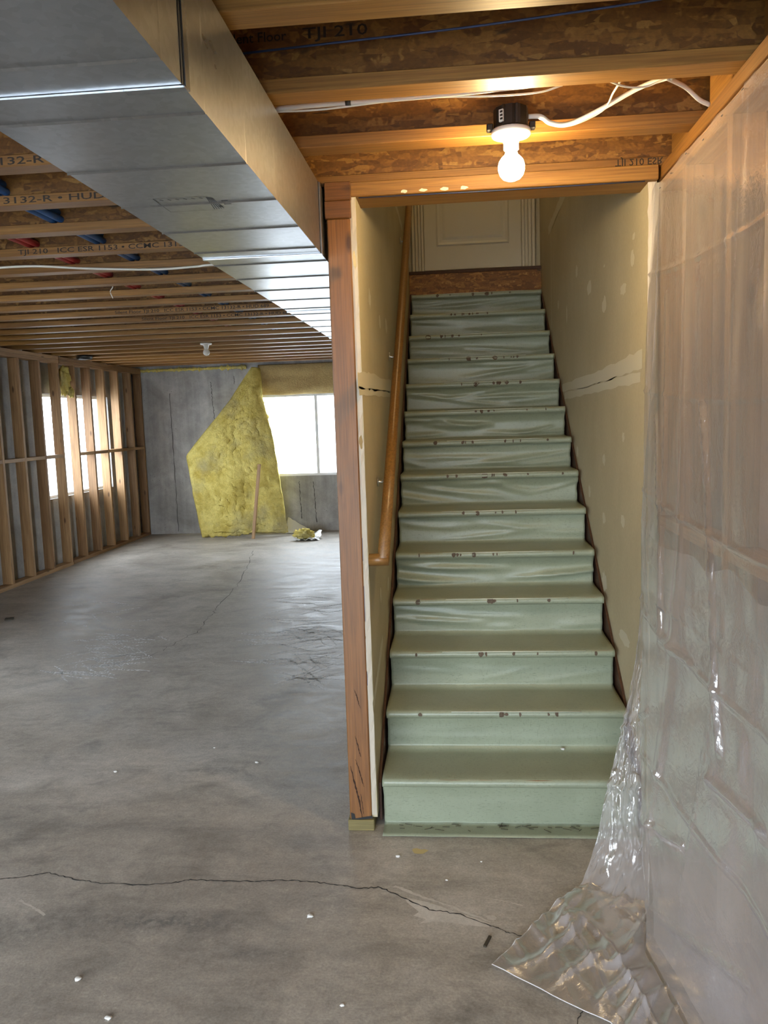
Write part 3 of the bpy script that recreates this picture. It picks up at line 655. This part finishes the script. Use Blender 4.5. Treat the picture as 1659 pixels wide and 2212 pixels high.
def sheet(u, v):
    u = u**1.5; col = [interp(vk, [RV[r][c] for r in range(len(rows))], v).lerp(interp(vk, [RV[r][c] for r in range(len(rows))], v, True), .35) for c in range(6)]
    for q in col: q.z = max(q.z, .005)
    p = interp(ucol, col, u, True)
    q = interp(ucol, col, u); p = p.lerp(q, .6 if v < .5 else .15)
    d = min(1, v*6)                      # held tight along the top
    # soft vertical drapes, pinched diagonal pulls and the crease grid of the folded roll
    s = .012*nz(p.y*2.6, p.z*.35, 1.3)*d+.006*nz(p.y*9, p.z*.9, 4.1)*d
    s += .010*math.exp(-((p.y-2.62-.10*(p.z-1.2))/.035)**2)*d
    for cz in (2.12, 1.70, 1.32, .92, .52): s += .006*math.exp(-((p.z-cz-.03*math.sin(p.y*2)-.10*(p.y-2.4)*(.5 if cz < 1.6 else .25))/.007)**2)
    for cy in (2.24, 1.6, .9): s += .005*math.exp(-((p.y-cy)/.007)**2)
    crin = abs(nz(p.x*4+p.y*3, p.y*4-p.z*3, 7.7))*.006+abs(nz(p.y*16, p.z*7+p.x*9, 2.2))*.0016
    if v > .82:
        w = 1 if p.z < .05 else .4
        p.z = max(p.z, .004)+(.014*abs(nz(p.x*4+.4, p.y*4, 3.3))+.020*max(0, 1-3.2*abs(nz((p.x+p.y)*2.2, (p.x-p.y)*9, 8.3)))**2+.014*max(0, 1-3.2*abs(nz((p.x+p.y*.3)*10, (p.y-p.x*.3)*3, 1.3)))**2+.003*abs(nz(p.x*31, p.y*27, 1.3)))*min(1, (v-.82)*12)*(.15+.85*min(1, (1-v)*14))
    else:
        fade = max(0, min(1, (.82-v)*7)); s *= fade; crin *= fade
        p.x -= s+fade*(pleat(p.y, p.z) if u < .6 else 0)+crin*(1.0 if v < .42 else 1.6)*d
        if u < .03: p.y += .010*nz(p.z*9, 3.1)
    if u < .20 and v > .30:
        k = min(1, (v-.30)*5)*min(1, (.20-u)*12)*max(0, min(1, (.98-v)*6))
        p.y += k*(.030*nz(u*30, v*9, 1.5)+.020*abs(nz(u*60+v*30, v*40, 2.5))+.010*abs(nz(u*120-v*50, v*70, 4.5)))
        p.z += .02*k*abs(nz(u*40, v*30, 6.5))*(1 if .70 < v < .95 else 0)
    return p
def sheet2(u, v):
    p = sheet(u, v); 
    if v == 0: p.z += .012*nz(p.y*8, 2.2)
    return p
pl = grid('plastic_sheet', sheet2, 250, 400, M_POLY, None, (.7, 2.0, 0)); L(pl, 'clear crinkled plastic sheeting hung over the right hand stud wall, trailing onto the floor', 'plastic sheet')
def inner(u, v):
    uu = .36+.5*u; vv = .435+.385*v+.02*nz(u*9, 2.5)*(1-v); p = sheet(uu, vv); p.x += .022+.010*nz(u*7, v*5, 9); p.z = max(p.z, .006); return p
def lying(u, v):
    p = sheet((.30*u)**(1/1.5), .84+.16*v); p.z += .0035; return p
grid('doubled_layer', lying, 70, 60, M_POLY, pl, (.3, 2.3, 0))
M_HEM = flat('sheet_cut_edge', (.70, .69, .68), .35)
e_ = [sheet(0, .84+.16*i/24) for i in range(25)]; f_ = [sheet((i/24*.45)**(1/1.5), 1) for i in range(25)]
tube('cut_edge', [q+Vector((0, 0, .002)) for q in e_]+[q+Vector((0, 0, .002)) for q in f_[1:]], .0016, M_HEM, pl, e_[0], 5)
grid('folded_layer', inner, 90, 120, M_POLY, pl, (.7, 1.5, 0))
for i, y in enumerate((3.08, 2.93, 2.75, 2.57, 2.40, 2.24)): box('staple', (.7385, .7405), (y-.006, y+.006), (2.425+.008*(i % 3), 2.427+.008*(i % 3)), M_BLACK, pl, 0)

# ------------------------------------------------------------------ lit lamp
BX, BY = .189, 2.640
lt = L(empty('ceiling_lamp', (BX, BY, 2.57)), 'bare glowing bulb in a white lampholder under a black junction box', 'lamp')
lathe('junction_box', [(.048, 2.572), (.052, 2.570), (.053, 2.515), (.056, 2.508)], (BX, BY), M_BLACK, lt, 12, False)
for s in (-1, 1): box('mounting_ear', (BX+s*.064-.010, BX+s*.064+.010), (BY-.012, BY+.012), (2.508, 2.530), M_BLACK, lt, .003)
for t in (-2.05, -1.3): box('box_rib', (BX+math.cos(t)*.053-.004, BX+math.cos(t)*.053+.004), (BY+math.sin(t)*.053-.004, BY+math.sin(t)*.053+.004), (2.512, 2.570), M_BLACK, lt, .001)
lb = box('barcode_label', (BX-.038, BX-.024), (BY-.0515, BY-.045), (2.520, 2.555), M_PAPER, lt, 0); lb.rotation_euler = (0, 0, .55-1.2)
for q in range(3): box('label_print', (BX-.0355, BX-.0265), (BY-.0528, BY-.0500), (2.525+q*.010, 2.531+q*.010), M_INK, lt, 0).rotation_euler = (0, 0, .55-1.2)
lathe('lampholder', [(.060, 2.508), (.061, 2.500), (.058, 2.492), (.040, 2.487), (.028, 2.482), (.023, 2.47), (.023, 2.452), (.020, 2.450)], (BX, BY), M_PORC, lt)
lathe('bulb_neck', [(.0175, 2.453), (.019, 2.445), (.021, 2.436)], (BX, BY), M_PORC, lt)
lathe('bulb', [(.021, 2.436), (.030, 2.428), (.037, 2.418), (.0405, 2.404), (.040, 2.392), (.035, 2.377), (.026, 2.367), (.012, 2.361), (.002, 2.360)], (BX, BY), M_BULB, lt)
ul = L(empty('added_stairwell_lamp', (.18, 5.3, 5.2)), 'unseen warm lamp added high above the stairs to brighten them', 'lamp')  # added lamp out of view, brightens the stairwell walls and door
lathe('added_lamp_base', [(.10, 5.2), (.11, 5.18)], (.18, 5.3), M_PORC, ul); lathe('added_lamp_globe', [(.10, 5.18), (.13, 5.14), (.12, 5.09), (.07, 5.06), (.004, 5.05)], (.18, 5.3), emis('added_lamp_glow', (1.0, .74, .38), 18.0), ul)
# unlit lamp far off
p = at(445, 745, 'Y', 8.75); fx, fy = p.x, 8.75
l2 = L(empty('far_ceiling_lamp', (fx, fy, ZJ)), 'small white unlit bulb on the joists of the far room', 'lamp')
lathe('lampholder', [(.062, ZJ), (.062, ZJ-.012), (.03, ZJ-.02), (.022, ZJ-.06)], (fx, fy), M_PORC, l2); lathe('bulb', [(.02, ZJ-.06), (.035, ZJ-.085), (.036, ZJ-.105), (.024, ZJ-.125), (.004, ZJ-.133)], (fx, fy), M_PORC, l2)
p = at(182, 766, 'Y', 9.55); L(lathe('smoke_detector_box', [(.09, ZJ), (.095, ZJ-.02), (.085, ZJ-.05), (.03, ZJ-.055)], (p.x, p.y), M_BLACK, None, 14), 'small black box fixed under the joists above the left framing', 'box')

# ------------------------------------------------------------------ cables and pipes
def cable(name, pts, r, mat, label, cat='cable', flat_=1.0, sub=8):
    P = catmull(pts, sub); o = tube(name, P, r, mat, None, P[0], 8, flat_); return L(o, label, cat)
cable('lamp_cable', [(.243, 2.645, 2.548), (.28, 2.645, 2.545), at(1190, 266, 'Y', 2.64), at(1228, 268, 'Y', 2.63), at(1290, 240, 'Y', 2.60), at(1380, 190, 'Y', 2.54), at(1440, 168, 'Y', 2.44), at(1452, 167, 'Y', 2.42)], .0075, M_CABLE, 'thick white cable looping from the lit lamp up to a joist', flat_=.6)
cable('wall_cable', [at(1440, 168, 'Y', 2.42), at(1480, 188, 'Y', 2.5), at(1510, 215, 'Y', 2.54), at(1532, 226, 'Y', 2.56)], .0075, M_CABLE, 'white cable dropping from the joist to the plate above the plastic', flat_=.6)
cable('thin_lamp_cable', [at(1165, 256, 'Y', 2.65), at(1225, 272, 'Y', 2.64), at(1300, 240, 'Y', 2.62), at(1325, 200, 'Y', 2.5), at(1340, 176, 'Y', 2.40)], .003, M_CABLE, 'thin white wire hanging beside the thick lamp cable')
cable('joist_cable', [at(585, 236, 'Y', 2.40), at(700, 226, 'Y', 2.40), at(820, 217, 'Y', 2.395), at(980, 203, 'Y', 2.39), at(1100, 190, 'Y', 2.385), at(1230, 174, 'Y', 2.38)], .007, M_CABLE, 'white cable stapled along the underside of the joist from duct to lamp')
cable('thin_joist_cable', [at(585, 242, 'Y', 2.40), at(700, 236, 'Y', 2.40), at(900, 212, 'Y', 2.4), at(1050, 208, 'Y', 2.4), at(1160, 200, 'Y', 2.39), at(1215, 184, 'Y', 2.38)], .0028, M_CABLE, 'thin white wire sagging below the cable along the joist')
cable('loop_wire', [at(1308, 172, 'Y', 2.37), at(1350, 187, 'Y', 2.42), at(1395, 187, 'Y', 2.45), at(1440, 168, 'Y', 2.42)], .0028, M_CABLE, 'short thin white wire loop beneath the joist near the plastic')
for i, (x, y, Y) in enumerate(((752, 220, 2.398),)): 
    p = at(x, y, 'Y', Y); L(tube('cable_tape', [p+Vector((-.008, 0, 0)), p+Vector((.008, 0, 0))], .011, M_BLACK, None, p, 10), 'black tape band around the white joist cable', 'tape')
cable('blue_wire', [at(505, 118, 'Y', 2.28), at(700, 95, 'Y', 2.24), at(1000, 60, 'Y', 2.20), at(1250, 25, 'Y', 2.15), at(1450, -6, 'Y', 2.1), at(1600, -35, 'Y', 2.05)], .003, M_BLUEW, 'dark blue wire strung between the nearest joists')
cable('far_white_cable', [(-4.6, 4.3, 2.50), (-3.4, 4.28, 2.508), at(-60, 582, 'Z', 2.512), at(0, 578, 'Z', 2.512), at(80, 575, 'Z', 2.514), at(190, 580, 'Z', 2.508), at(330, 582, 'Z', 2.508), at(420, 576, 'Z', 2.512), at(470, 571, 'Z', 2.514), (-.7, 4.47, 2.512)], .006, M_CABLE, 'long white cable running across the joists on the left')
GB = 'blue pipes through the joist webs'; GR = 'red pipes through the joist webs'
for i, (dx, dz) in enumerate(((0, 0), (.032, .004), (-.014, .03), (.02, .034))):
    x, z = -1.77+dx, 2.574+dz; L(tube('blue_pipe', [(x, .6, z), (x, 4, z+.003), (x, 8, z-.002), (x, 11.6, z)], .0155, M_BLUE, None, (x, .6, z), 10), 'blue plastic water pipe in the bundle threaded through the joists on the left', 'pipe', GB)
for i, (dx, dz) in enumerate(((0, 0), (.030, .006))):
    x, z = -2.115+dx, 2.574+dz; L(tube('red_pipe', [(x, .6, z), (x, 4, z+.002), (x, 8, z-.002), (x, 11.6, z)], .0155, M_RED, None, (x, .6, z), 10), 'red plastic water pipe in the pair threaded through the joists on the left', 'pipe', GR)
sp = at(238, 598, 'Y', 5.03)
so = L(empty('hanging_string', sp), 'knotted white string hanging from the red pipe on the left ceiling', 'string')
tube('string_loop', catmull([sp+Vector((-.03, 0, .03)), sp+Vector((-.01, 0, .0)), sp+Vector((0, 0, -.03)), sp+Vector((.012, 0, .0)), sp+Vector((.03, 0, .04))], 4), .003, M_CABLE, so, sp, 6)
tube('string_tail', catmull([sp+Vector((0, 0, -.03)), sp+Vector((.012, 0, -.06)), sp+Vector((-.006, 0, -.09)), sp+Vector((.008, 0, -.13))], 4), .003, M_CABLE, so, sp, 6)

# ------------------------------------------------------------------ windows
def window(name, axis, pos, a0, a1, z0, z1, label, mull, fw_=.035, dep=.05):
    e = L(empty(name, (pos, (a0+a1)/2, z0) if axis == 'X' else ((a0+a1)/2, pos, z0)), label, None, None, 'structure'); sg = 1
    def bx(n, a, z, d, m):
        d = tuple(sorted(d))
        return box(n, d, a, z, m, e, .002 if m is not M_GLASS else 0) if axis == 'X' else box(n, a, d, z, m, e, .002 if m is not M_GLASS else 0)
    D = (pos, pos+dep)
    bx('frame_side', (a0, a0+fw_), (z0, z1), D, M_WHITE); bx('frame_side', (a1-fw_, a1), (z0, z1), D, M_WHITE)
    bx('frame_rail', (a0+fw_, a1-fw_), (z0, z0+fw_), D, M_WHITE); bx('frame_rail', (a0+fw_, a1-fw_), (z1-fw_, z1), D, M_WHITE)
    bx('mullion', (mull-.022, mull+.022), (z0+fw_, z1-fw_), D, M_WHITE)
    g = pos+dep*.6
    bx('pane', (a0+fw_, mull-.022), (z0+fw_, z1-fw_), (g, g+.004), M_GLASS); bx('pane', (mull+.022, a1-fw_), (z0+fw_, z1-fw_), (g, g+.004), M_GLASS)
    return e
window('window_1', 'Y', YF+.03, *FW, 'white framed sliding window in the far concrete wall', -2.07)
window('window_2', 'X', XLW-.10, *LW, 'bright white framed window behind the studs of the left framing', 10.27)
window('added_left_window', 'X', XLW-.10, *LW2, 'unseen white framed window added in the left wall for daylight', 4.25)  # added out of view for more daylight on the left floor
window('added_back_window', 'Y', YB-.12, *BW, 'unseen wide glazed opening added behind the viewer for foreground light', -1.8)  # added out of view, sized to brighten the near floor
gr = L(box('ground', (-30, 20), (YF+.26, 40), (.2, .45), M_GROUND, None, 0), 'pale ground outside the far window', None, None, 'structure')
L(box('ground_left', (-30, XLW-.26), (-20, YF+.25), (.2, .45), M_GROUND, None, 0), 'pale ground outside the left window', None, None, 'structure')
L(box('ground_back', (-30, 20), (-30, YB-.21), (-.4, -.05), M_GROUND, None, 0), 'pale ground outside the added back opening', None, None, 'structure')

# ------------------------------------------------------------------ insulation
def lerp_pts(tab, t):
    i = 0
    while i < len(tab)-2 and t > tab[i+1][0]: i += 1
    (t0, *a), (t1, *b) = tab[i], tab[i+1]; q = max(0, min(1, (t-t0)/(t1-t0))); return [x+(y-x)*q for x, y in zip(a, b)]
LE = [(0, 549, 797), (.25, 500, 872), (.52, 409, 986), (.70, 422, 1060), (1, 444, 1162)]
RE = [(0, 556, 797), (.2, 563, 862), (.45, 590, 945), (.7, 609, 1060), (.9, 620, 1135), (1, 624, 1150)]
def blanket(u, v):
    a = lerp_pts(LE, v); b = lerp_pts(RE, v); Y = 12.07-.12*math.sin(v*math.pi*.55)-.24*v
    px = a[0]+(b[0]-a[0])*u; py = a[1]+(b[1]-a[1])*u+(-5*math.sin(u*math.pi) if v > .97 else 0)
    e = math.sin(math.pi*min(1, u*1.02))**.4 if 0 < u < 1 else 0
    py += 3*nz(u*9, 1.1)*(1 if v > .98 else 0); px += 2.5*nz(v*14, 5.2+u)*(1 if u in (0, 1) else 0)
    p = at(px, py, 'Y', Y)
    bump = .05*nz(p.x*3.2, p.z*3.2, 1)+.028*abs(nz(p.x*9, p.z*11, 2))+.016*abs(nz(p.x*24, p.z*26, 3))
    fd = math.sin((p.z*3.1+p.x*.9)*4.0); bump += .012*(1-abs(fd))**3*(1 if v > .6 else .2)
    hole = math.exp(-(((px-592)/16)**2+((py-1050)/10)**2)); bump -= .09*hole
    p.y -= (.06+bump)*e*min(1, v*8+.1); p.z = max(p.z, .004)
    return p
ib = grid('insulation_blanket', blanket, 90, 130, M_INS, None, (-3.3, 12, 0), True, .05); L(ib, 'large sagging yellow fibreglass blanket hanging from the far concrete wall', 'insulation')
def kraft(u, v):
    x = -2.90+2.47*u; z = 2.50-.44*v; b = .07*math.sin(math.pi*min(1, v*.9+.05))**.6+.012*math.sin(v*9+u*3+2*nz(u*4, v*2))+.01*nz(u*10, v*4, 2)
    return Vector((x+.01*nz(v*5, 3), YF-.012-b, z+(.01*nz(u*9, 1) if v > .95 else 0)))
L(grid('kraft_insulation', kraft, 60, 24, M_KRAFT, None, (-2, 12.1, 2.1), True, .01), 'tan paper faced insulation strip above the far window', 'insulation')
def fluff(name, loc, rx, ry, rz, mat, seed, sub=4, amp=.5, fr=3, parent=None):
    bm = bmesh.new(); bmesh.ops.create_icosphere(bm, subdivisions=sub, radius=1)
    for v in bm.verts:
        d = v.co.normalized(); k = 1+amp*noise.noise(d*fr+Vector((seed, 0, 0)))+amp*.5*noise.noise(d*fr*2.7+Vector((0, seed, 0)))
        v.co = Vector((d.x*rx*k, d.y*ry*k, d.z*rz*k))
    return frombm(name, bm, mat, parent, loc, True)
def strip(u, v):
    x = -4.70+1.62*u; t = 2*math.pi*v; r = .018+.05*abs(nz(u*14, 1.7))*abs(nz(u*37, 2.1))*2+.012*nz(u*60, 2)
    return Vector((x, YF-.035+r*math.cos(t)*.9, 2.487-.012*abs(nz(u*30, 5))+r*math.sin(t)*(1+.5*nz(u*40, v*3))))
L(grid('rim_insulation', strip, 120, 10, M_INS, None, (-4, 12.1, 2.5)), 'ragged strip of yellow insulation along the top of the far wall', 'insulation')
p = at(142, 815, 'X', -4.70)
o = L(fluff('insulation_scrap', (-4.725, p.y, p.z-.03), .05, .12, .14, M_INS, 3.1, 4, .7, 2.2), 'torn scrap of yellow insulation hanging from the left top plate', 'insulation')
fluff('torn_tail', (-4.70, p.y+.10, p.z-.18), .03, .07, .06, M_INS, 7.7, 3, .7, 2.2, o)
# stick leaning against the blanket
A_, B_ = at(547, 1164, 'Z', .012), at(560, 1003, 'Y', 11.62)
d = (B_-A_); stk = box('wooden_stick', (-.022, .022), (-.012, .012), (0, d.length), pine('Z'), None, .002); stk.location = (A_+B_)/2; stk.rotation_euler = d.to_track_quat('Z', 'Y').to_euler(); WL[stk.name] = stk.location.copy()
L(stk, 'thin wooden stick propped against the yellow insulation blanket', 'stick')
# bag with an insulation tuft
p = at(660, 1166, 'Z', .0)
def bagf(u, v):
    x = p.x-.16+.36*u; y = p.y-.12+.34*v; return Vector((x+.03*nz(v*4, 1), y, .006+.05*abs(nz(u*4, v*4, 6))+.15*max(0, u+v-1.35)))
M_BAG = flat('white_bag_plastic', (.78, .78, .78), .3)
L(grid('plastic_bag', bagf, 26, 26, M_BAG, None, p), 'crumpled white plastic bag on the floor below the far window', 'bag')
L(fluff('insulation_tuft', (p.x-.02, p.y-.02, .085), .13, .10, .07, M_INS, 5.5, 4, .6, 3), 'tuft of yellow insulation lying on the white plastic bag', 'insulation')
p3 = at(640, 1130, 'Y', 12.05)
def sc2(u, v): return Vector((-2.56+.36*u, 12.12-.22*v*(1-.5*u), max(.004, .22*(1-v)*(1-u)+.02*abs(nz(u*5, v*5)))))
L(grid('paper_scrap', sc2, 16, 16, M_CABLE, None, (-2.5, 12, 0)), 'pale paper scrap leaning on the far wall beside the blanket', 'paper')

# ------------------------------------------------------------------ floor marks and debris
def fl(x, y, z=.0008): q = at(x, y, 'Z', 0); return Vector((q.x, q.y, z))
crk = [(-420, 1915), (-300, 1895), (-160, 1912), (-40, 1903), (0, 1899), (60, 1893), (106, 1886), (159, 1899), (219, 1908), (308, 1912), (371, 1908), (411, 1900), (477, 1904), (550, 1904), (603, 1901), (663, 1904), (729, 1911), (776, 1919), (822, 1917), (875, 1942), (928, 1965), (994, 1975), (1061, 2000), (1094, 2013), (1130, 2023), (1200, 2050)]
ribbon('floor_crack', [fl(*q) for q in crk], lambda t: .0055 if t < .85 else .004, M_CRACK, floor_, sub=9, jit=.004, seed=2)
ribbon('floor_crack', [fl(*q) for q in ((545, 1190), (540, 1215), (515, 1262), (476, 1306), (456, 1329), (428, 1363), (370, 1395), (320, 1420))], lambda t: .006*(1-.5*t), M_CRACK, floor_, sub=9, jit=.02, seed=3)
ribbon('floor_crack', [fl(*q) for q in ((1240, 2230), (1252, 2195), (1262, 2175))], lambda t: .003, M_CRACK, floor_, sub=8, jit=.003, seed=4)
M_SMEAR = concrete('plaster_smear', (.50, .46, .40), (.58, .54, .48), (.66, .62, .56), .8)
sm = [(872, 1938), (930, 1950), (990, 1972), (1030, 1984), (1058, 1996), (1056, 2003), (1020, 2000), (975, 1994), (940, 1990), (905, 1996), (920, 1986), (893, 1978), (905, 1970), (880, 1950)]
mk('plaster_smear', [fl(*q, .0005) for q in sm], [tuple(range(len(sm)))], M_SMEAR, floor_, fl(*sm[0]))
ribbon('plaster_smear', [fl(*q, .0006) for q in ((852, 1914), (905, 1935), (960, 1953), (1060, 1992))], lambda t: .014*(1-.3*t), M_SMEAR, floor_, sub=8, jit=.003, seed=6)
ribbon('plaster_smear', [fl(*q, .0006) for q in ((968, 1938), (1030, 1936), (1100, 1949), (1130, 1957))], lambda t: .005, M_SMEAR, floor_, sub=8, jit=.002, seed=7)
ribbon('plaster_smear', [fl(*q, .0006) for q in ((42, 1945), (70, 1960), (97, 1977))], lambda t: .010, M_SMEAR, floor_, sub=8, jit=.002, seed=8)
blobs = [(1063, 1983, .022), (905, 1840, .035)]
M_YDUST = flat('yellow_dust', (.50, .40, .18), .9)
for i, (x, y, r) in enumerate(blobs):
    c = fl(x, y); V = [c+Vector((math.cos(t)*r*random.uniform(.6, 1.2), math.sin(t)*r*.7*random.uniform(.6, 1.2), 0)) for t in [2*math.pi*q/14 for q in range(14)]]
    mk('plaster_chip' if i == 0 else 'dust_patch', V, [tuple(range(14))], M_SMEAR if i == 0 else M_YDUST, floor_, c)
# chalky scuffs, uncountable scratches in two patches and along two lines
def scuffs(name, rects, n, seed, ln=(.08, .4)):
    rnd = random.Random(seed); V = []; Fc = []
    for q in range(n):
        x0, y0, x1, y1 = rnd.choice(rects); c = fl(rnd.gauss((x0+x1)/2, (x1-x0)/4), rnd.uniform(y0, y1), .0007); a = rnd.gauss(0, .5); l = rnd.uniform(*ln); w = rnd.uniform(.008, .024)
        prev = None
        for k in range(6):
            t = k/5-.5; px = c+Vector((math.cos(a)*l*t, math.sin(a)*l*t*1.5+.03*math.sin(t*4+q), 0)); ww = w*(1-abs(t)*1.8)
            V += [px+Vector((0, ww, 0)), px-Vector((0, ww, 0))]; i = len(V)
            if k: Fc.append((i-4, i-3, i-1, i-2))
    return L(mk(name, V, Fc, M_SCUFF, floor_, V[0]), 'chalky white scuff scratches on the concrete floor', None, None, 'stuff')
scuffs('floor_scuffs', [(150, 1300, 340, 1420), (180, 1370, 330, 1450)], 70, 1)
scuffs('floor_scuffs', [(600, 1290, 760, 1400), (560, 1330, 760, 1440)], 90, 2)
scuffs('floor_scuffs', [(130, 1450, 260, 1462), (170, 1428, 300, 1440), (560, 1424, 760, 1434), (640, 1455, 700, 1472)], 46, 3, (.15, .5))
M_CRUMB = flat('white_crumb', (.70, .68, .64), .8); M_TWIG = flat('dark_splinter', (.045, .035, .02), .8)
crumbs = [(860, 1851, .012, 'white drywall crumb on the floor in front of the post and film'), (670, 1981, .014, 'curled white plaster crumb on the floor left of the plaster smear'), (168, 2117, .014, 'pale plaster crumb on the floor near the lower left corner'), (234, 2201, .013, 'pale round crumb at the very bottom left of the floor'), (555, 1648, .012, 'white chip lying mid floor left of the post'), (463, 1616, .008, 'tiny white chip far left of the post on the floor'), (250, 1668, .012, 'flat white fleck on the open floor at the left'), (740, 2173, .009, 'small white fleck near the bottom middle of the floor'), (965, 1902, .007, 'tiny crumb above the plaster smear'), (1040, 1862, .006, 'tiny grey crumb between film edge and plaster smear')]
for i, (x, y, r, lb) in enumerate(crumbs):
    q = fl(x, y, r*.30); L(fluff('plaster_crumb', q, r*.75, r*.6, r*.35, M_CRUMB, i*1.7, 2, .5, 2), lb, 'crumb')
c = fl(1053, 2036, .004); o = box('dark_wood_chip', (-.005, .005), (-.028, .028), (-.003, .003), M_TWIG, None, .001); o.location = c; o.rotation_euler = (0, 0, -.35); L(o, 'dark wood chip lying on the floor beside the plastic corner', 'wood chip')
c = fl(20, 1338, .006); o = box('dark_floor_scrap', (-.035, .035), (-.03, .03), (-.006, .006), M_TWIG, None, .002); o.location = c; o.rotation_euler = (0, 0, .4); L(o, 'flat dark scrap on the floor by the left framing', 'scrap')
c = fl(313, 1370, .005); 
rnd = random.Random(21); tw = None
for i in range(34):
    l = rnd.uniform(.012, .045); x = rnd.uniform(-.29, .62); y = 3.155-abs(rnd.gauss(0, .022)); o = box('wood_splinter', (-.015, .015), (-.0008, .0008), (-.0008, .0008), M_TWIG, None, 0)
    o.scale.x = l/.03; o.location = (x, y, .0062); o.rotation_euler = (0, 0, rnd.gauss(0, .5)); L(o, 'thin dark splinter on the green film at the foot of the stairs', 'splinter', 'splinters at the stair foot')
q = at(1216, 1620, 'Z', .212); L(fluff('plaster_crumb', (q.x, q.y, .2165), .009, .007, .005, M_CRUMB, 9.1, 2, .5, 2), 'white crumb lying on the lowest stair tread', 'crumb')
